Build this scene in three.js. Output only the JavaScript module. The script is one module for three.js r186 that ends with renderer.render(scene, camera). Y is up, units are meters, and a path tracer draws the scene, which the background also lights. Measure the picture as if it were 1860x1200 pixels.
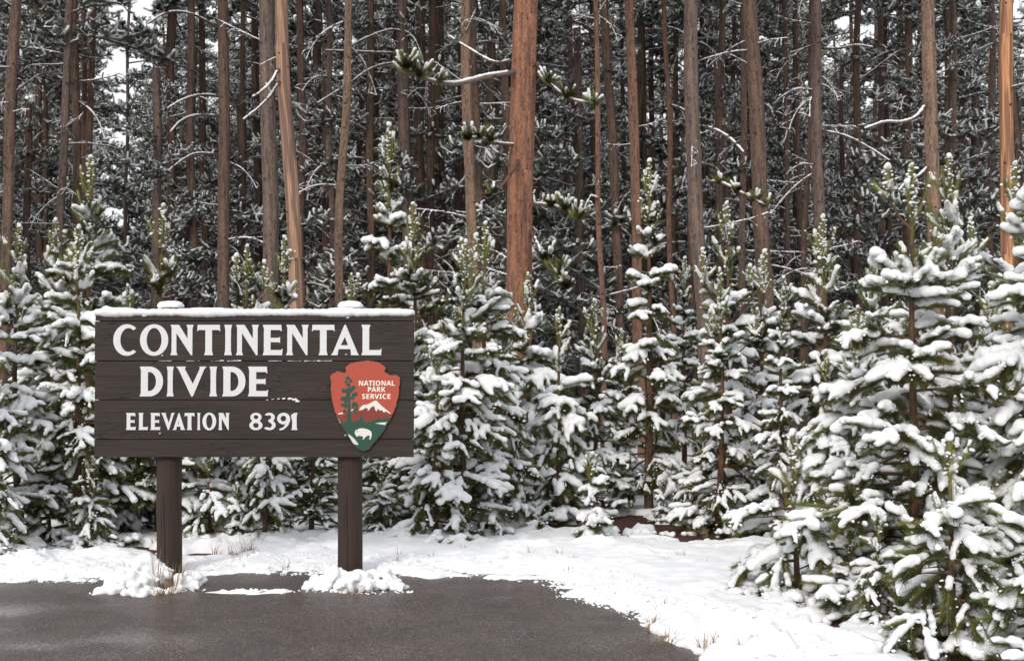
import * as THREE from 'three';
import { mergeGeometries } from 'three/addons/utils/BufferGeometryUtils.js';
import { RoundedBoxGeometry } from 'three/addons/geometries/RoundedBoxGeometry.js';

// ------------------------------------------------------------------ camera, sky, sun, exposure
const scene = new THREE.Scene();
const camera = new THREE.PerspectiveCamera(30, 1024 / 660, 0.1, 1500);
camera.position.set(0, 1.6, 0);
camera.lookAt(0, 1.6 + 0.268, -10);

{ // overcast sky: even grey white, a little brighter overhead
  const w = 128, h = 64, d = new Float32Array(w * h * 4);
  for (let j = 0; j < h; j++) for (let i = 0; i < w; i++) {
    const up = Math.sin(((j + 0.5) / h - 0.5) * Math.PI);
    const L = up > 0 ? 0.9 + 0.08 * up : 0.9;
    const k = (j * w + i) * 4;
    d[k] = L * 0.982; d[k + 1] = L; d[k + 2] = L * 1.03; d[k + 3] = 1;
  }
  const sky = new THREE.DataTexture(d, w, h, THREE.RGBAFormat, THREE.FloatType);
  sky.mapping = THREE.EquirectangularReflectionMapping;
  sky.magFilter = THREE.LinearFilter; sky.needsUpdate = true;
  scene.background = sky; scene.environment = sky;
}
const sun = new THREE.DirectionalLight(0xfff7ec, 1.5);
sun.position.set(-18, 22, 24); sun.target.position.set(0, 0, -12);
sun.castShadow = true; sun.shadow.radius = 30; sun.shadow.mapSize.set(2048, 2048);
Object.assign(sun.shadow.camera, { left: -40, right: 40, top: 40, bottom: -40, near: 1, far: 140 });
scene.add(sun, sun.target);
const EXPOSURE = 1.18;

// ------------------------------------------------------------------ helpers
const F = 2239;                                       // lens: metres at distance D per photograph pixel = D / F
const atX = (px, D) => (px - 930) / F * D;
const atY = (py, D) => 1.6 + (660 - py) / F * D;
const groundD = (py) => 1.6 * F / (py - 660);
const lerp = (a, b, t) => a + (b - a) * t;
const clamp = (x, a = 0, b = 1) => Math.min(b, Math.max(a, x));
const smooth = (a, b, x) => { const t = clamp((x - a) / (b - a)); return t * t * (3 - 2 * t); };
function rngOf(seed) { let s = seed * 2654435761 | 0; return () => { s = (s + 0x6d2b79f5) | 0; let t = Math.imul(s ^ (s >>> 15), 1 | s); t = (t + Math.imul(t ^ (t >>> 7), 61 | t)) ^ t; return ((t ^ (t >>> 14)) >>> 0) / 4294967296; }; }
function hash3(x, y, z) { let h = Math.imul(x, 374761393) ^ Math.imul(y, 668265263) ^ Math.imul(z, 2147483647 - 1274126177); h = Math.imul(h ^ (h >>> 13), 1274126177); h ^= h >>> 16; return (h >>> 0) / 2147483648 - 1; }
function vn(x, y, z) {                                  // smooth value noise, -1 to 1
  const i = Math.floor(x), j = Math.floor(y), k = Math.floor(z); let u = x - i, v = y - j, w = z - k;
  u = u * u * (3 - 2 * u); v = v * v * (3 - 2 * v); w = w * w * (3 - 2 * w);
  const a = lerp(lerp(hash3(i, j, k), hash3(i + 1, j, k), u), lerp(hash3(i, j + 1, k), hash3(i + 1, j + 1, k), u), v);
  const b = lerp(lerp(hash3(i, j, k + 1), hash3(i + 1, j, k + 1), u), lerp(hash3(i, j + 1, k + 1), hash3(i + 1, j + 1, k + 1), u), v);
  return lerp(a, b, w);
}
const taken = new Map();
const numbered = (n) => { const k = taken.get(n) || 0; taken.set(n, k + 1); return k ? n + '_' + String(k).padStart(3, '0') : n; };
const put = (o, parent = scene) => { parent.add(o); return o; };
function mesh(name, geo, mat, parent, kind) {
  const m = new THREE.Mesh(geo, mat); m.name = parent === scene ? numbered(name) : name; m.castShadow = m.receiveShadow = true;
  if (kind) m.userData.kind = kind;
  return put(m, parent);
}
function tag(o, label, category, group, kind) {
  if (label) o.userData.label = label; if (category) o.userData.category = category;
  if (group) o.userData.group = group; if (kind) o.userData.kind = kind; return o;
}
function thing(name, label, category, pos = [0, 0, 0], group) {
  const g = new THREE.Group(); g.name = numbered(name); g.position.set(...pos); tag(g, label, category, group); return put(g);
}
function structure(name, geo, mat) { return mesh(name, geo, mat, scene, 'structure'); }

class Build {                                          // collects tubes into one geometry, uv in metres
  constructor() { this.p = []; this.n = []; this.u = []; this.i = []; }
  tube(pts, radii, sides = 6, bump = 0, cap = true) {
    const base = this.p.length / 3, N = pts.length; let len = 0;
    const t = new THREE.Vector3(), a = new THREE.Vector3(), b = new THREE.Vector3(), up = new THREE.Vector3();
    for (let k = 0; k < N; k++) {
      t.subVectors(pts[Math.min(k + 1, N - 1)], pts[Math.max(k - 1, 0)]).normalize();
      up.set(0, 0, 1); if (Math.abs(t.z) > 0.9) up.set(1, 0, 0);
      a.crossVectors(up, t).normalize(); b.crossVectors(t, a);
      if (k) len += pts[k].distanceTo(pts[k - 1]);
      const r0 = typeof radii === 'function' ? radii(k / (N - 1)) : lerp(radii[0], radii[1], k / (N - 1));
      for (let s = 0; s <= sides; s++) {
        const an = s / sides * Math.PI * 2, c = Math.cos(an), d = Math.sin(an);
        const r = r0 * (bump ? 1 + bump * (vn(c * 2.2 + 7, len * 1.6, d * 2.2) + 0.5 * vn(c * 6, len * 5, d * 6)) : 1);
        this.p.push(pts[k].x + (a.x * c + b.x * d) * r, pts[k].y + (a.y * c + b.y * d) * r, pts[k].z + (a.z * c + b.z * d) * r);
        this.n.push(a.x * c + b.x * d, a.y * c + b.y * d, a.z * c + b.z * d);
        this.u.push(s / sides * Math.PI * 2 * (typeof radii === 'function' ? radii(0) : radii[0]), len);
      }
    }
    const R = sides + 1;
    for (let k = 0; k < N - 1; k++) for (let s = 0; s < sides; s++) { const q = base + k * R + s; this.i.push(q, q + 1, q + R, q + 1, q + R + 1, q + R); }
    if (cap) for (const k of [0, N - 1]) {
      const c = this.p.length / 3, r = base + k * R; this.p.push(pts[k].x, pts[k].y, pts[k].z);
      const s0 = k ? 1 : -1; t.subVectors(pts[k], pts[k ? k - 1 : 1]).normalize(); this.n.push(t.x, t.y, t.z); this.u.push(0, len);
      for (let s = 0; s < sides; s++) s0 > 0 ? this.i.push(c, r + s, r + s + 1) : this.i.push(c, r + s + 1, r + s);
    }
    return this;
  }
  geo() {
    const g = new THREE.BufferGeometry();
    g.setAttribute('position', new THREE.Float32BufferAttribute(this.p, 3)); g.setAttribute('normal', new THREE.Float32BufferAttribute(this.n, 3));
    g.setAttribute('uv', new THREE.Float32BufferAttribute(this.u, 2)); g.setIndex(this.i); return g;
  }
}
const V = (x, y, z) => new THREE.Vector3(x, y, z);

// Snow: tapered capsules joined by a smooth minimum on a grid, roughened, meshed as surface nets.
function snowGeo(caps, cell, k = 0.022, rough = 0.006, freq = 24) {
  const pad = k + rough + cell * 2, lo = [1e9, 1e9, 1e9], hi = [-1e9, -1e9, -1e9];
  for (const c of caps) { const r = Math.max(c.ra, c.rb); for (let d = 0; d < 3; d++) { lo[d] = Math.min(lo[d], c.a[d] - r, c.b[d] - r); hi[d] = Math.max(hi[d], c.a[d] + r, c.b[d] + r); } }
  const n = [0, 1, 2].map((d) => { lo[d] -= pad; return Math.ceil((hi[d] + pad - lo[d]) / cell) + 1; });
  const [nx, ny, nz] = n, f = new Float32Array(nx * ny * nz).fill(1), sx = 1, sy = nx, sz = nx * ny;
  for (const c of caps) {
    const r = Math.max(c.ra, c.rb), m = r + k + cell, q = c.flat || 0.8, iq = 1 / q;
    const g0 = [0, 1, 2].map((d) => Math.max(0, Math.floor((Math.min(c.a[d], c.b[d]) - m - lo[d]) / cell))), g1 = [0, 1, 2].map((d) => Math.min(n[d] - 1, Math.ceil((Math.max(c.a[d], c.b[d]) + m - lo[d]) / cell)));
    const bx = c.b[0] - c.a[0], by = (c.b[1] - c.a[1]) * iq, bz = c.b[2] - c.a[2], bb = bx * bx + by * by + bz * bz || 1e-9;
    for (let z = g0[2]; z <= g1[2]; z++) for (let y = g0[1]; y <= g1[1]; y++) for (let x = g0[0]; x <= g1[0]; x++) {
      const px = lo[0] + x * cell - c.a[0], py = (lo[1] + y * cell - c.a[1]) * iq, pz = lo[2] + z * cell - c.a[2];
      const h = clamp((px * bx + py * by + pz * bz) / bb), ex = px - bx * h, ey = py - by * h, ez = pz - bz * h;
      const d = (Math.sqrt(ex * ex + ey * ey + ez * ez) - (c.ra + (c.rb - c.ra) * h)) * q, at = x * sx + y * sy + z * sz, o = f[at];
      const w = Math.max(k - Math.abs(o - d), 0) / k; f[at] = Math.min(o, d) - w * w * k * 0.25;
    }
  }
  const lim = rough * 2 + cell * 1.8;
  for (let z = 0, at = 0; z < nz; z++) for (let y = 0; y < ny; y++) for (let x = 0; x < nx; x++, at++) if (Math.abs(f[at]) < lim) {
    const X = lo[0] + x * cell, Y = lo[1] + y * cell, Z = lo[2] + z * cell;
    f[at] += rough * (vn(X * freq, Y * freq, Z * freq) + 0.8 * vn(X * freq * 0.35 + 9, Y * freq * 0.35, Z * freq * 0.35));
  }
  const idx = new Int32Array(f.length).fill(-1), P = [], I = [], co = [0, sx, sy, sx + sy, sz, sx + sz, sy + sz, sx + sy + sz], v8 = new Float32Array(8);
  const E = [[0, 1], [2, 3], [4, 5], [6, 7], [0, 2], [1, 3], [4, 6], [5, 7], [0, 4], [1, 5], [2, 6], [3, 7]];
  for (let z = 0; z < nz - 1; z++) for (let y = 0; y < ny - 1; y++) for (let x = 0; x < nx - 1; x++) {
    const at = x + y * sy + z * sz; let mask = 0;
    for (let c = 0; c < 8; c++) { v8[c] = f[at + co[c]]; if (v8[c] < 0) mask |= 1 << c; }
    if (mask === 0 || mask === 255) continue;
    let cx = 0, cy = 0, cz = 0, m = 0;
    for (const [a, b] of E) if ((mask >> a & 1) !== (mask >> b & 1)) {
      const t = v8[a] / (v8[a] - v8[b]);
      cx += lerp(a & 1, b & 1, t); cy += lerp(a >> 1 & 1, b >> 1 & 1, t); cz += lerp(a >> 2 & 1, b >> 2 & 1, t); m++;
    }
    idx[at] = P.length / 3; P.push(lo[0] + (x + cx / m) * cell, lo[1] + (y + cy / m) * cell, lo[2] + (z + cz / m) * cell);
  }
  const quad = (a, b, c, d, flip) => flip ? I.push(a, c, b, a, d, c) : I.push(a, b, c, a, c, d);
  for (let z = 1; z < nz - 1; z++) for (let y = 1; y < ny - 1; y++) for (let x = 1; x < nx - 1; x++) {
    const at = x + y * sy + z * sz, s = f[at] < 0;
    if (s !== f[at + sx] < 0) quad(idx[at - sy - sz], idx[at - sz], idx[at], idx[at - sy], !s);
    if (s !== f[at + sy] < 0) quad(idx[at - sx - sz], idx[at - sx], idx[at], idx[at - sz], !s);
    if (s !== f[at + sz] < 0) quad(idx[at - sx - sy], idx[at - sy], idx[at], idx[at - sx], !s);
  }
  const g = new THREE.BufferGeometry(); g.setAttribute('position', new THREE.Float32BufferAttribute(P, 3)); g.setIndex(I); g.computeVertexNormals(); return g;
}
const cap = (a, b, ra, rb, flat = 0.8) => ({ a: a.toArray ? a.toArray() : a, b: b.toArray ? b.toArray() : b, ra, rb, flat });

// ------------------------------------------------------------------ textures and materials
function texture(w, h, fn, srgb) {                       // fn(u, v) in texels -> [r, g, b] 0..1; tiles by blending across the seam
  const d = new Uint8Array(w * h * 4);
  for (let j = 0; j < h; j++) for (let i = 0; i < w; i++) { const c = fn(i, j), k = (j * w + i) * 4; for (let q = 0; q < 3; q++) d[k + q] = clamp(Array.isArray(c) ? c[q] : c) * 255; d[k + 3] = 255; }
  const t = new THREE.DataTexture(d, w, h); t.wrapS = t.wrapT = THREE.RepeatWrapping; t.magFilter = THREE.LinearFilter; t.minFilter = THREE.LinearMipmapLinearFilter; t.generateMipmaps = true;
  if (srgb) t.colorSpace = THREE.SRGBColorSpace; t.needsUpdate = true; return t;
}
const ring = (i, w, R) => [Math.cos(i / w * 6.28319) * R, Math.sin(i / w * 6.28319) * R];   // wraps one direction of the noise
const barkTone = (i, j) => {
  const [a, b] = ring(i, 256, 9), [c, d] = ring(i, 256, 3.2), y = j / 512;
  const plates = vn(a * 0.7, b * 0.7, y * 44) * 0.4 + vn(a * 1.6, b * 1.6, y * 110) * 0.4 + vn(a * 4, b * 4, y * 200) * 0.3;
  return { plates, broad: vn(c, d + 5, y * 7), knot: vn(c * 1.8, d * 1.8 + 3, y * 30), speck: hash3(i, j, 3) };
};
const barkMap = texture(256, 512, (i, j) => { const t = barkTone(i, j), v = 0.78 + 0.24 * t.plates + 0.15 * t.broad + 0.1 * t.speck - 0.25 * smooth(0.55, 0.7, t.knot); return [v * (1 + 0.04 * t.broad), v, v * (1 - 0.05 * t.broad)]; }, true);
const barkBump = texture(256, 512, (i, j) => 0.5 + 0.45 * barkTone(i, j).plates);
for (const t of [barkMap, barkBump]) t.repeat.set(1.1, 0.45);
const bark = (r, g, b) => new THREE.MeshStandardMaterial({ color: new THREE.Color().setRGB(r, g, b), map: barkMap, bumpMap: barkBump, bumpScale: 0.03, roughness: 0.95 });
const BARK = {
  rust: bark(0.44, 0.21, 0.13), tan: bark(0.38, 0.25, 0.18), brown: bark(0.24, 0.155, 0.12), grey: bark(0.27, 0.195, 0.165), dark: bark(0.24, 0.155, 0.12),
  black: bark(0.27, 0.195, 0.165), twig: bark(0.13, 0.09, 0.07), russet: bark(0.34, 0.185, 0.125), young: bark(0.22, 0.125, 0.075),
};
const strippedTone = (i, j) => { const [a, b] = ring(i, 256, 6), y = j / 512; return { g: vn(a * 2.2, b * 2.2, y * 9), p: vn(a * 0.5 + 3, b * 0.5, y * 3.4) + 0.4 * vn(a, b, y * 12) }; };
const peeled = (bark, wood) => { const m = new THREE.MeshStandardMaterial({ roughness: 0.8, bumpMap: barkBump, bumpScale: 0.008, map: texture(256, 512, (i, j) => {
  const { g, p } = strippedTone(i, j), k = smooth(-0.1, 0.35, p), v = 0.92 + 0.16 * g + 0.08 * hash3(i, j, 6); return bark.map((b, q) => lerp(b, wood[q], k) * v); }, true) }); m.map.repeat.set(1.1, 0.3); return m; };
BARK.stripped = peeled([0.56, 0.4, 0.31], [0.8, 0.58, 0.4]); BARK.peeled = peeled([0.52, 0.41, 0.355], [0.7, 0.55, 0.45]);
const SNOW = new THREE.MeshStandardMaterial({ color: new THREE.Color().setRGB(0.83, 0.84, 0.86), roughness: 0.85 });
const needleMat = (r, g, b) => new THREE.MeshStandardMaterial({ color: new THREE.Color().setRGB(r, g, b), roughness: 0.6, side: THREE.DoubleSide });
const NEEDLE = needleMat(1, 1, 1), FOLIAGE_FAR = new THREE.MeshStandardMaterial({ vertexColors: true, roughness: 0.7, side: THREE.DoubleSide });

// ------------------------------------------------------------------ needles
function brushGeo(seed, len, count, needle, width, lean, stem = true) {   // one needle-bearing stretch of twig along +y, many needles around it
  const r = rngOf(seed), p = [], nn = [], idx = [];
  for (let k = 0; k < count; k++) {
    const s = (k + r()) / count, an = k * 2.39996 + r() * 0.6, a = lean * (0.75 + 0.5 * r()), L = needle * (0.75 + 0.45 * r());
    const c = Math.cos(an), d = Math.sin(an), y0 = s * len, ox = c * Math.sin(a) * L, oz = d * Math.sin(a) * L, oy = Math.cos(a) * L, w = width * 0.5, b = p.length / 3, bend = (r() - 0.5) * 0.3 * L;
    p.push(c * 0.004 - d * w, y0, d * 0.004 + c * w, c * 0.004 + d * w, y0, d * 0.004 - c * w, ox - d * bend, y0 + oy, oz + c * bend);
    for (let q = 0; q < 3; q++) nn.push(c * 0.8, 0.4, d * 0.8);
    idx.push(b, b + 1, b + 2);
  }
  const g = new THREE.BufferGeometry(); g.setAttribute('position', new THREE.Float32BufferAttribute(p, 3)); g.setAttribute('normal', new THREE.Float32BufferAttribute(nn, 3)); g.setIndex(idx); return g;
}
const BRUSH_NEAR = brushGeo(1, 0.08, 120, 0.056, 0.0030, 0.85), BRUSH_FAR = brushGeo(2, 0.09, 76, 0.06, 0.0050, 0.85);
const CRUMB = (() => { const g = new THREE.IcosahedronGeometry(1, 1), p = g.attributes.position; for (let k = 0; k < p.count; k++) { const v = V().fromBufferAttribute(p, k), q = 1 + 0.28 * vn(v.x * 1.7 + 4, v.y * 1.7, v.z * 1.7); p.setXYZ(k, v.x * q, v.y * q * 0.75, v.z * q); } g.computeVertexNormals(); return g; })();
const Y = V(0, 1, 0), tmpM = new THREE.Matrix4(), tmpQ = new THREE.Quaternion(), rollQ = new THREE.Quaternion();
function segMatrix(a, b, unit, thick, roll) {
  const d = V().subVectors(b, a), L = d.length(); d.normalize(); tmpQ.setFromUnitVectors(Y, d); rollQ.setFromAxisAngle(Y, roll); tmpQ.multiply(rollQ);
  return new THREE.Matrix4().compose(a, tmpQ, V(thick, L / unit * 1.05, thick));
}
function instanced(name, geo, mat, list, parent, colors) {
  const m = new THREE.InstancedMesh(geo, mat, list.length); m.name = name; m.castShadow = m.receiveShadow = true; m.userData.kind = 'stuff';
  list.forEach((x, k) => m.setMatrixAt(k, x)); if (colors) colors.forEach((c, k) => m.setColorAt(k, c));
  return put(m, parent);
}

// ------------------------------------------------------------------ ground
const EDGE = [[-900, 1060], [-100, 1062], [60, 1058], [150, 1060], [270, 1053], [360, 1046], [450, 1044], [560, 1047], [680, 1046], [800, 1050], [930, 1048], [985, 1064], [1005, 1085], [1108, 1110], [1192, 1150], [1236, 1176], [1288, 1204], [1350, 1250], [1400, 1330], [1470, 1500]]
  .map(([px, py]) => { const D = groundD(py); return [atX(px, D), -D]; });
const asphaltOutline = [...EDGE, [3.2, 6], [60, 8], [60, 60], [-80, 60], [-80, EDGE[0][1]]];
function inside(x, z) { let c = false; const P = asphaltOutline; for (let i = 0, j = P.length - 1; i < P.length; j = i++) if ((P[i][1] > z) !== (P[j][1] > z) && x < (P[j][0] - P[i][0]) * (z - P[i][1]) / (P[j][1] - P[i][1]) + P[i][0]) c = !c; return c; }
function edgeDistance(x, z) {                              // metres to the edge of the asphalt, positive on the snow
  let m = 1e9; const P = asphaltOutline;
  for (let i = 0, j = P.length - 1; i < P.length; j = i++) { const dx = P[i][0] - P[j][0], dz = P[i][1] - P[j][1], t = clamp(((x - P[j][0]) * dx + (z - P[j][1]) * dz) / (dx * dx + dz * dz)); m = Math.min(m, Math.hypot(x - P[j][0] - dx * t, z - P[j][1] - dz * t)); }
  return inside(x, z) ? -m : m;
}
const spot = (px, py, r, amount) => { const D = groundD(py); return { x: atX(px, D), z: -D, r, amount }; };
const BARE = [spot(1020, 958, 0.55, 1.4), spot(1110, 944, 0.5, 1.2), spot(1165, 956, 0.5, 1.4), spot(1262, 968, 0.7, 1.4), spot(1325, 960, 0.55, 1.3), spot(880, 962, 0.4, 1.2), spot(1440, 1130, 0.32, 1.3), spot(1480, 1120, 0.22, 1), spot(1760, 1180, 0.5, 1), spot(1700, 1090, 0.5, 0.9), spot(850, 965, 0.4, 0.9), spot(765, 960, 0.4, 0.9), spot(430, 1008, 0.18, 0.9), spot(340, 1010, 0.25, 0.8), spot(240, 1000, 0.3, 0.8), spot(1840, 1090, 0.5, 1)];
const HUMP = [spot(1300, 1165, 0.5, 1), spot(1390, 1165, 0.42, 1.3), spot(1340, 1150, 0.5, 0.9), spot(1250, 1125, 0.35, 0.5), spot(1450, 1190, 0.5, 1.2), spot(1290, 1195, 0.35, 1), spot(90, 1030, 0.5, 1), spot(190, 1022, 0.35, 0.8), spot(20, 1035, 0.5, 0.9), spot(500, 985, 0.5, 0.9), spot(420, 998, 0.4, 0.8), spot(600, 985, 0.35, 0.8), spot(770, 975, 0.5, 0.8), spot(840, 980, 0.4, 0.6), spot(1150, 1010, 0.3, 0.5), spot(960, 1000, 0.3, 0.5), spot(1080, 995, 0.25, 0.6), spot(1290, 1080, 0.3, 0.5)];
function snowHeight(x, z) {
  const e = edgeDistance(x, z), n = 0.10 * vn(x * 2.1, 3, z * 2.1) + 0.10 * vn(x * 6.3, 8, z * 6.3) + 0.05 * vn(x * 15, 1, z * 15) + 0.03 * vn(x * 34, 5, z * 34), s = e + n;
  if (e < -0.75) return -0.03;
  let h = 0.045 * smooth(-0.02, 0.35, s) - 0.012 + 0.016 * smooth(0, 0.1, s);
  h += 0.012 * vn(x * 1.3, 2, z * 1.3) * smooth(0.1, 0.6, e) + 0.012 * vn(x * 4, 4, z * 4) + 0.009 * vn(x * 10, 6, z * 10) + 0.005 * vn(x * 24, 6, z * 24);
  const tuss = vn(x * 2.4 + 5, 3, z * 3.4) ; h += 0.05 * smooth(0.25, 0.8, tuss) * (0.7 - Math.abs(vn(x * 8, 2, z * 8))) * smooth(0.2, 0.6, e);
  const grit = vn(x * 4.2 + 11, 7, z * 7.5) + 0.6 * vn(x * 13, 9, z * 20); h -= 0.06 * smooth(0.15, 0.8, grit) * (1 - smooth(0.1, 0.9, e));      // gravel showing through the thin rim
  let hump = 0; for (const b of HUMP) { const d = Math.hypot(x - b.x, z - b.z) / b.r; if (d < 1.3) { const bill = Math.abs(vn(x * 5 + 3, 1, z * 5)) + 0.5 * Math.abs(vn(x * 11, 2, z * 11)); hump = Math.max(hump, b.amount * (1 - smooth(0.2, 1.3, d)) * (0.13 * (0.8 - bill) + 0.012)); } }
  h += hump * smooth(-0.02, 0.2, e);
  for (const b of BARE) { const d = Math.hypot(x - b.x, (z - b.z) * 1.1) / b.r + 0.45 * vn(x * 4, 6, z * 4) + 0.25 * vn(x * 12, 6, z * 12); h -= b.amount * 0.11 * (1 - smooth(0.55, 1.05, d)); }
  const pd = Math.hypot((x + 1.86) / 0.34, (z + 8.66) / 0.075) + 0.7 * vn(x * 8, 1, z * 11) + 0.6 * vn(x * 20, 1, z * 26); h = Math.max(h, 0.013 * (1 - pd) + 0.006);   // thin leftover strip between the posts
  if (e < 0 && pd > 1.6) h = Math.min(h, 0.02 * (s > 0 ? 1 : -1));
  return h;
}
function sheet(x0, x1, z0, z1, step, hole, hf) {
  const nx = Math.round((x1 - x0) / step), nz = Math.round((z1 - z0) / step), P = [], U = [], I = [], H = new Float32Array((nx + 1) * (nz + 1));
  for (let j = 0; j <= nz; j++) for (let i = 0; i <= nx; i++) { const x = x0 + i * step, z = z0 + j * step, h = hf(x, z); H[j * (nx + 1) + i] = h; P.push(x, h, z); U.push(x, z); }
  for (let j = 0; j < nz; j++) for (let i = 0; i < nx; i++) {
    const x = x0 + (i + 0.5) * step, z = z0 + (j + 0.5) * step; if (hole && x > hole[0] && x < hole[1] && z > hole[2] && z < hole[3]) continue;
    const a = j * (nx + 1) + i, b = a + 1, c = a + nx + 1, d = c + 1; if (Math.max(H[a], H[b], H[c], H[d]) < 0.001) continue;
    I.push(a, c, b, b, c, d);
  }
  const g = new THREE.BufferGeometry(); g.setAttribute('position', new THREE.Float32BufferAttribute(P, 3)); g.setAttribute('uv', new THREE.Float32BufferAttribute(U, 2)); g.setIndex(I); g.computeVertexNormals(); return g;
}
const litterMap = texture(512, 512, (i, j) => { const n = vn(i / 9, j / 9, 1) * 0.5 + hash3(i, j, 2) * 0.35 + vn(i / 40, j / 40, 4) * 0.3, v = 0.8 + 0.35 * n; return [0.40 * v, 0.235 * v, 0.165 * v]; }, true); litterMap.repeat.set(0.9, 0.9);
const litterBump = texture(512, 512, (i, j) => 0.5 + 0.3 * hash3(i >> 1, j >> 1, 7) + 0.2 * vn(i / 6, j / 6, 3)); litterBump.repeat.set(0.9, 0.9);
const LITTER = new THREE.MeshStandardMaterial({ map: litterMap, bumpMap: litterBump, bumpScale: 0.02, roughness: 1 });
{
  const g = new THREE.PlaneGeometry(600, 600).rotateX(-Math.PI / 2), p = g.attributes.position, u = g.attributes.uv; for (let k = 0; k < p.count; k++) u.setXY(k, p.getX(k), p.getZ(k));
  structure('ground', g, LITTER);
}
const tarTone = (i, j) => { const h = hash3(i, j, 11), s = hash3(i >> 1, j >> 1, 12), c = hash3(i >> 2, j >> 2, 5); return { h, s, c, broad: vn(i / 120, j / 120, 2) * 0.6 + vn(i / 45, j / 45, 8) * 0.4 }; };
const tarMap = texture(1024, 1024, (i, j) => { const t = tarTone(i, j); let v = 0.28 + 0.06 * t.s + 0.05 * t.c + 0.04 * t.h + 0.045 * t.broad + (t.c > 0.9 ? 0.14 : 0) + (t.s > 0.96 ? 0.2 : 0) - (t.c < -0.85 ? 0.1 : 0); return [v * 1.11, v * 0.97, v * 0.92]; }, true); tarMap.repeat.set(0.4, 0.4);
const tarBump = texture(1024, 1024, (i, j) => { const t = tarTone(i, j); return 0.5 + 0.2 * t.s + 0.16 * t.c + 0.08 * t.h; }); tarBump.repeat.set(0.4, 0.4);
const tarWet = texture(512, 512, (i, j) => { const a = vn(i / 90, j / 38, 3) + 0.5 * vn(i / 30, j / 16, 6) + 0.25 * hash3(i, j, 9); return 0.38 + 0.34 * a; }); tarWet.repeat.set(0.13, 0.13);
{
  const sh = new THREE.Shape(asphaltOutline.map(([x, z]) => new THREE.Vector2(x + (z < 0 && z > -8.9 ? 0.28 : 0), -z + (z < 0 ? 0.4 : 0)))), g = new THREE.ShapeGeometry(sh).rotateX(-Math.PI / 2).translate(0, 0.006, 0);
  const p = g.attributes.position, u = g.attributes.uv; for (let k = 0; k < p.count; k++) u.setXY(k, p.getX(k), p.getZ(k));
  structure('asphalt_pavement', g, new THREE.MeshPhysicalMaterial({ clearcoat: 0.35, clearcoatRoughness: 0.32, map: tarMap, bumpMap: tarBump, bumpScale: 0.012, roughness: 1, roughnessMap: tarWet }));
}
{
  const fine = [-5.2, 6, -15.2, -5.9];
  structure('snow_cover', sheet(fine[0], fine[1], fine[2], fine[3], 0.025, null, (x, z) => snowHeight(x, z) + 0.001), SNOW);
  structure('snow_field', sheet(-110.2, 111, -130.2, 30, 0.5, [fine[0] + 0.01, fine[1] - 0.01, fine[2] + 0.01, fine[3] - 0.01], (x, z) => { const e = edgeDistance(x, z); return e < 0 ? -0.03 : 0.05 * smooth(0, 0.5, e) + 0.05 * vn(x * 0.8, 1, z * 0.8) * smooth(0.2, 2, e) + 0.02 * vn(x * 3, 1, z * 3) + (z < -16 ? 0.02 : 0); }), SNOW);
}

// ------------------------------------------------------------------ mature forest pines
function arc(rng, start, az, pitch, bend, L, n, wob = 0.08) {      // a curved line: pitch changes by bend over its length
  const pts = [start.clone()]; let p = start.clone(), a = az, q = pitch; const st = L / n;
  for (let k = 0; k < n; k++) { q += bend / n + (rng() - 0.5) * wob; a += (rng() - 0.5) * wob; p = p.clone().add(V(Math.cos(a) * Math.cos(q), Math.sin(q), Math.sin(a) * Math.cos(q)).multiplyScalar(st)); pts.push(p); }
  return pts;
}
function snowLine(caps, pts, r0, r1, lift, rng, skip = 0, from = 0) {   // snow lying on a line
  for (let k = from; k < pts.length - 1; k++) { if (rng() < skip) continue; const t0 = k / (pts.length - 1), t1 = (k + 1) / (pts.length - 1); const a = pts[k].clone(), b = pts[k + 1].clone(); const ra = lerp(r0, r1, t0) * (0.8 + 0.4 * rng()), rb = lerp(r0, r1, t1) * (0.8 + 0.4 * rng()); a.y += lift + ra * 0.5; b.y += lift + rb * 0.5; caps.push(cap(a, b, ra, rb, 0.75)); }
}
const FAR_BRUSH = brushGeo(5, 0.07, 44, 0.056, 0.006, 1.0);
function paint(g, r, gg, b, vary, seed, frost = 0) { const n = g.attributes.position.count, c = new Float32Array(n * 3), q = rngOf(seed); let k = 1; for (let i = 0; i < n; i++) { if (i % 3 === 0) k = q() < frost ? -1 : 1 + vary * (q() - 0.5) * 2; if (k < 0) { c[i * 3] = 0.52; c[i * 3 + 1] = 0.545; c[i * 3 + 2] = 0.56; } else { c[i * 3] = r * k; c[i * 3 + 1] = gg * k; c[i * 3 + 2] = b * k; } } g.setAttribute('color', new THREE.BufferAttribute(c, 3)); g.deleteAttribute('uv'); return g; }
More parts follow.
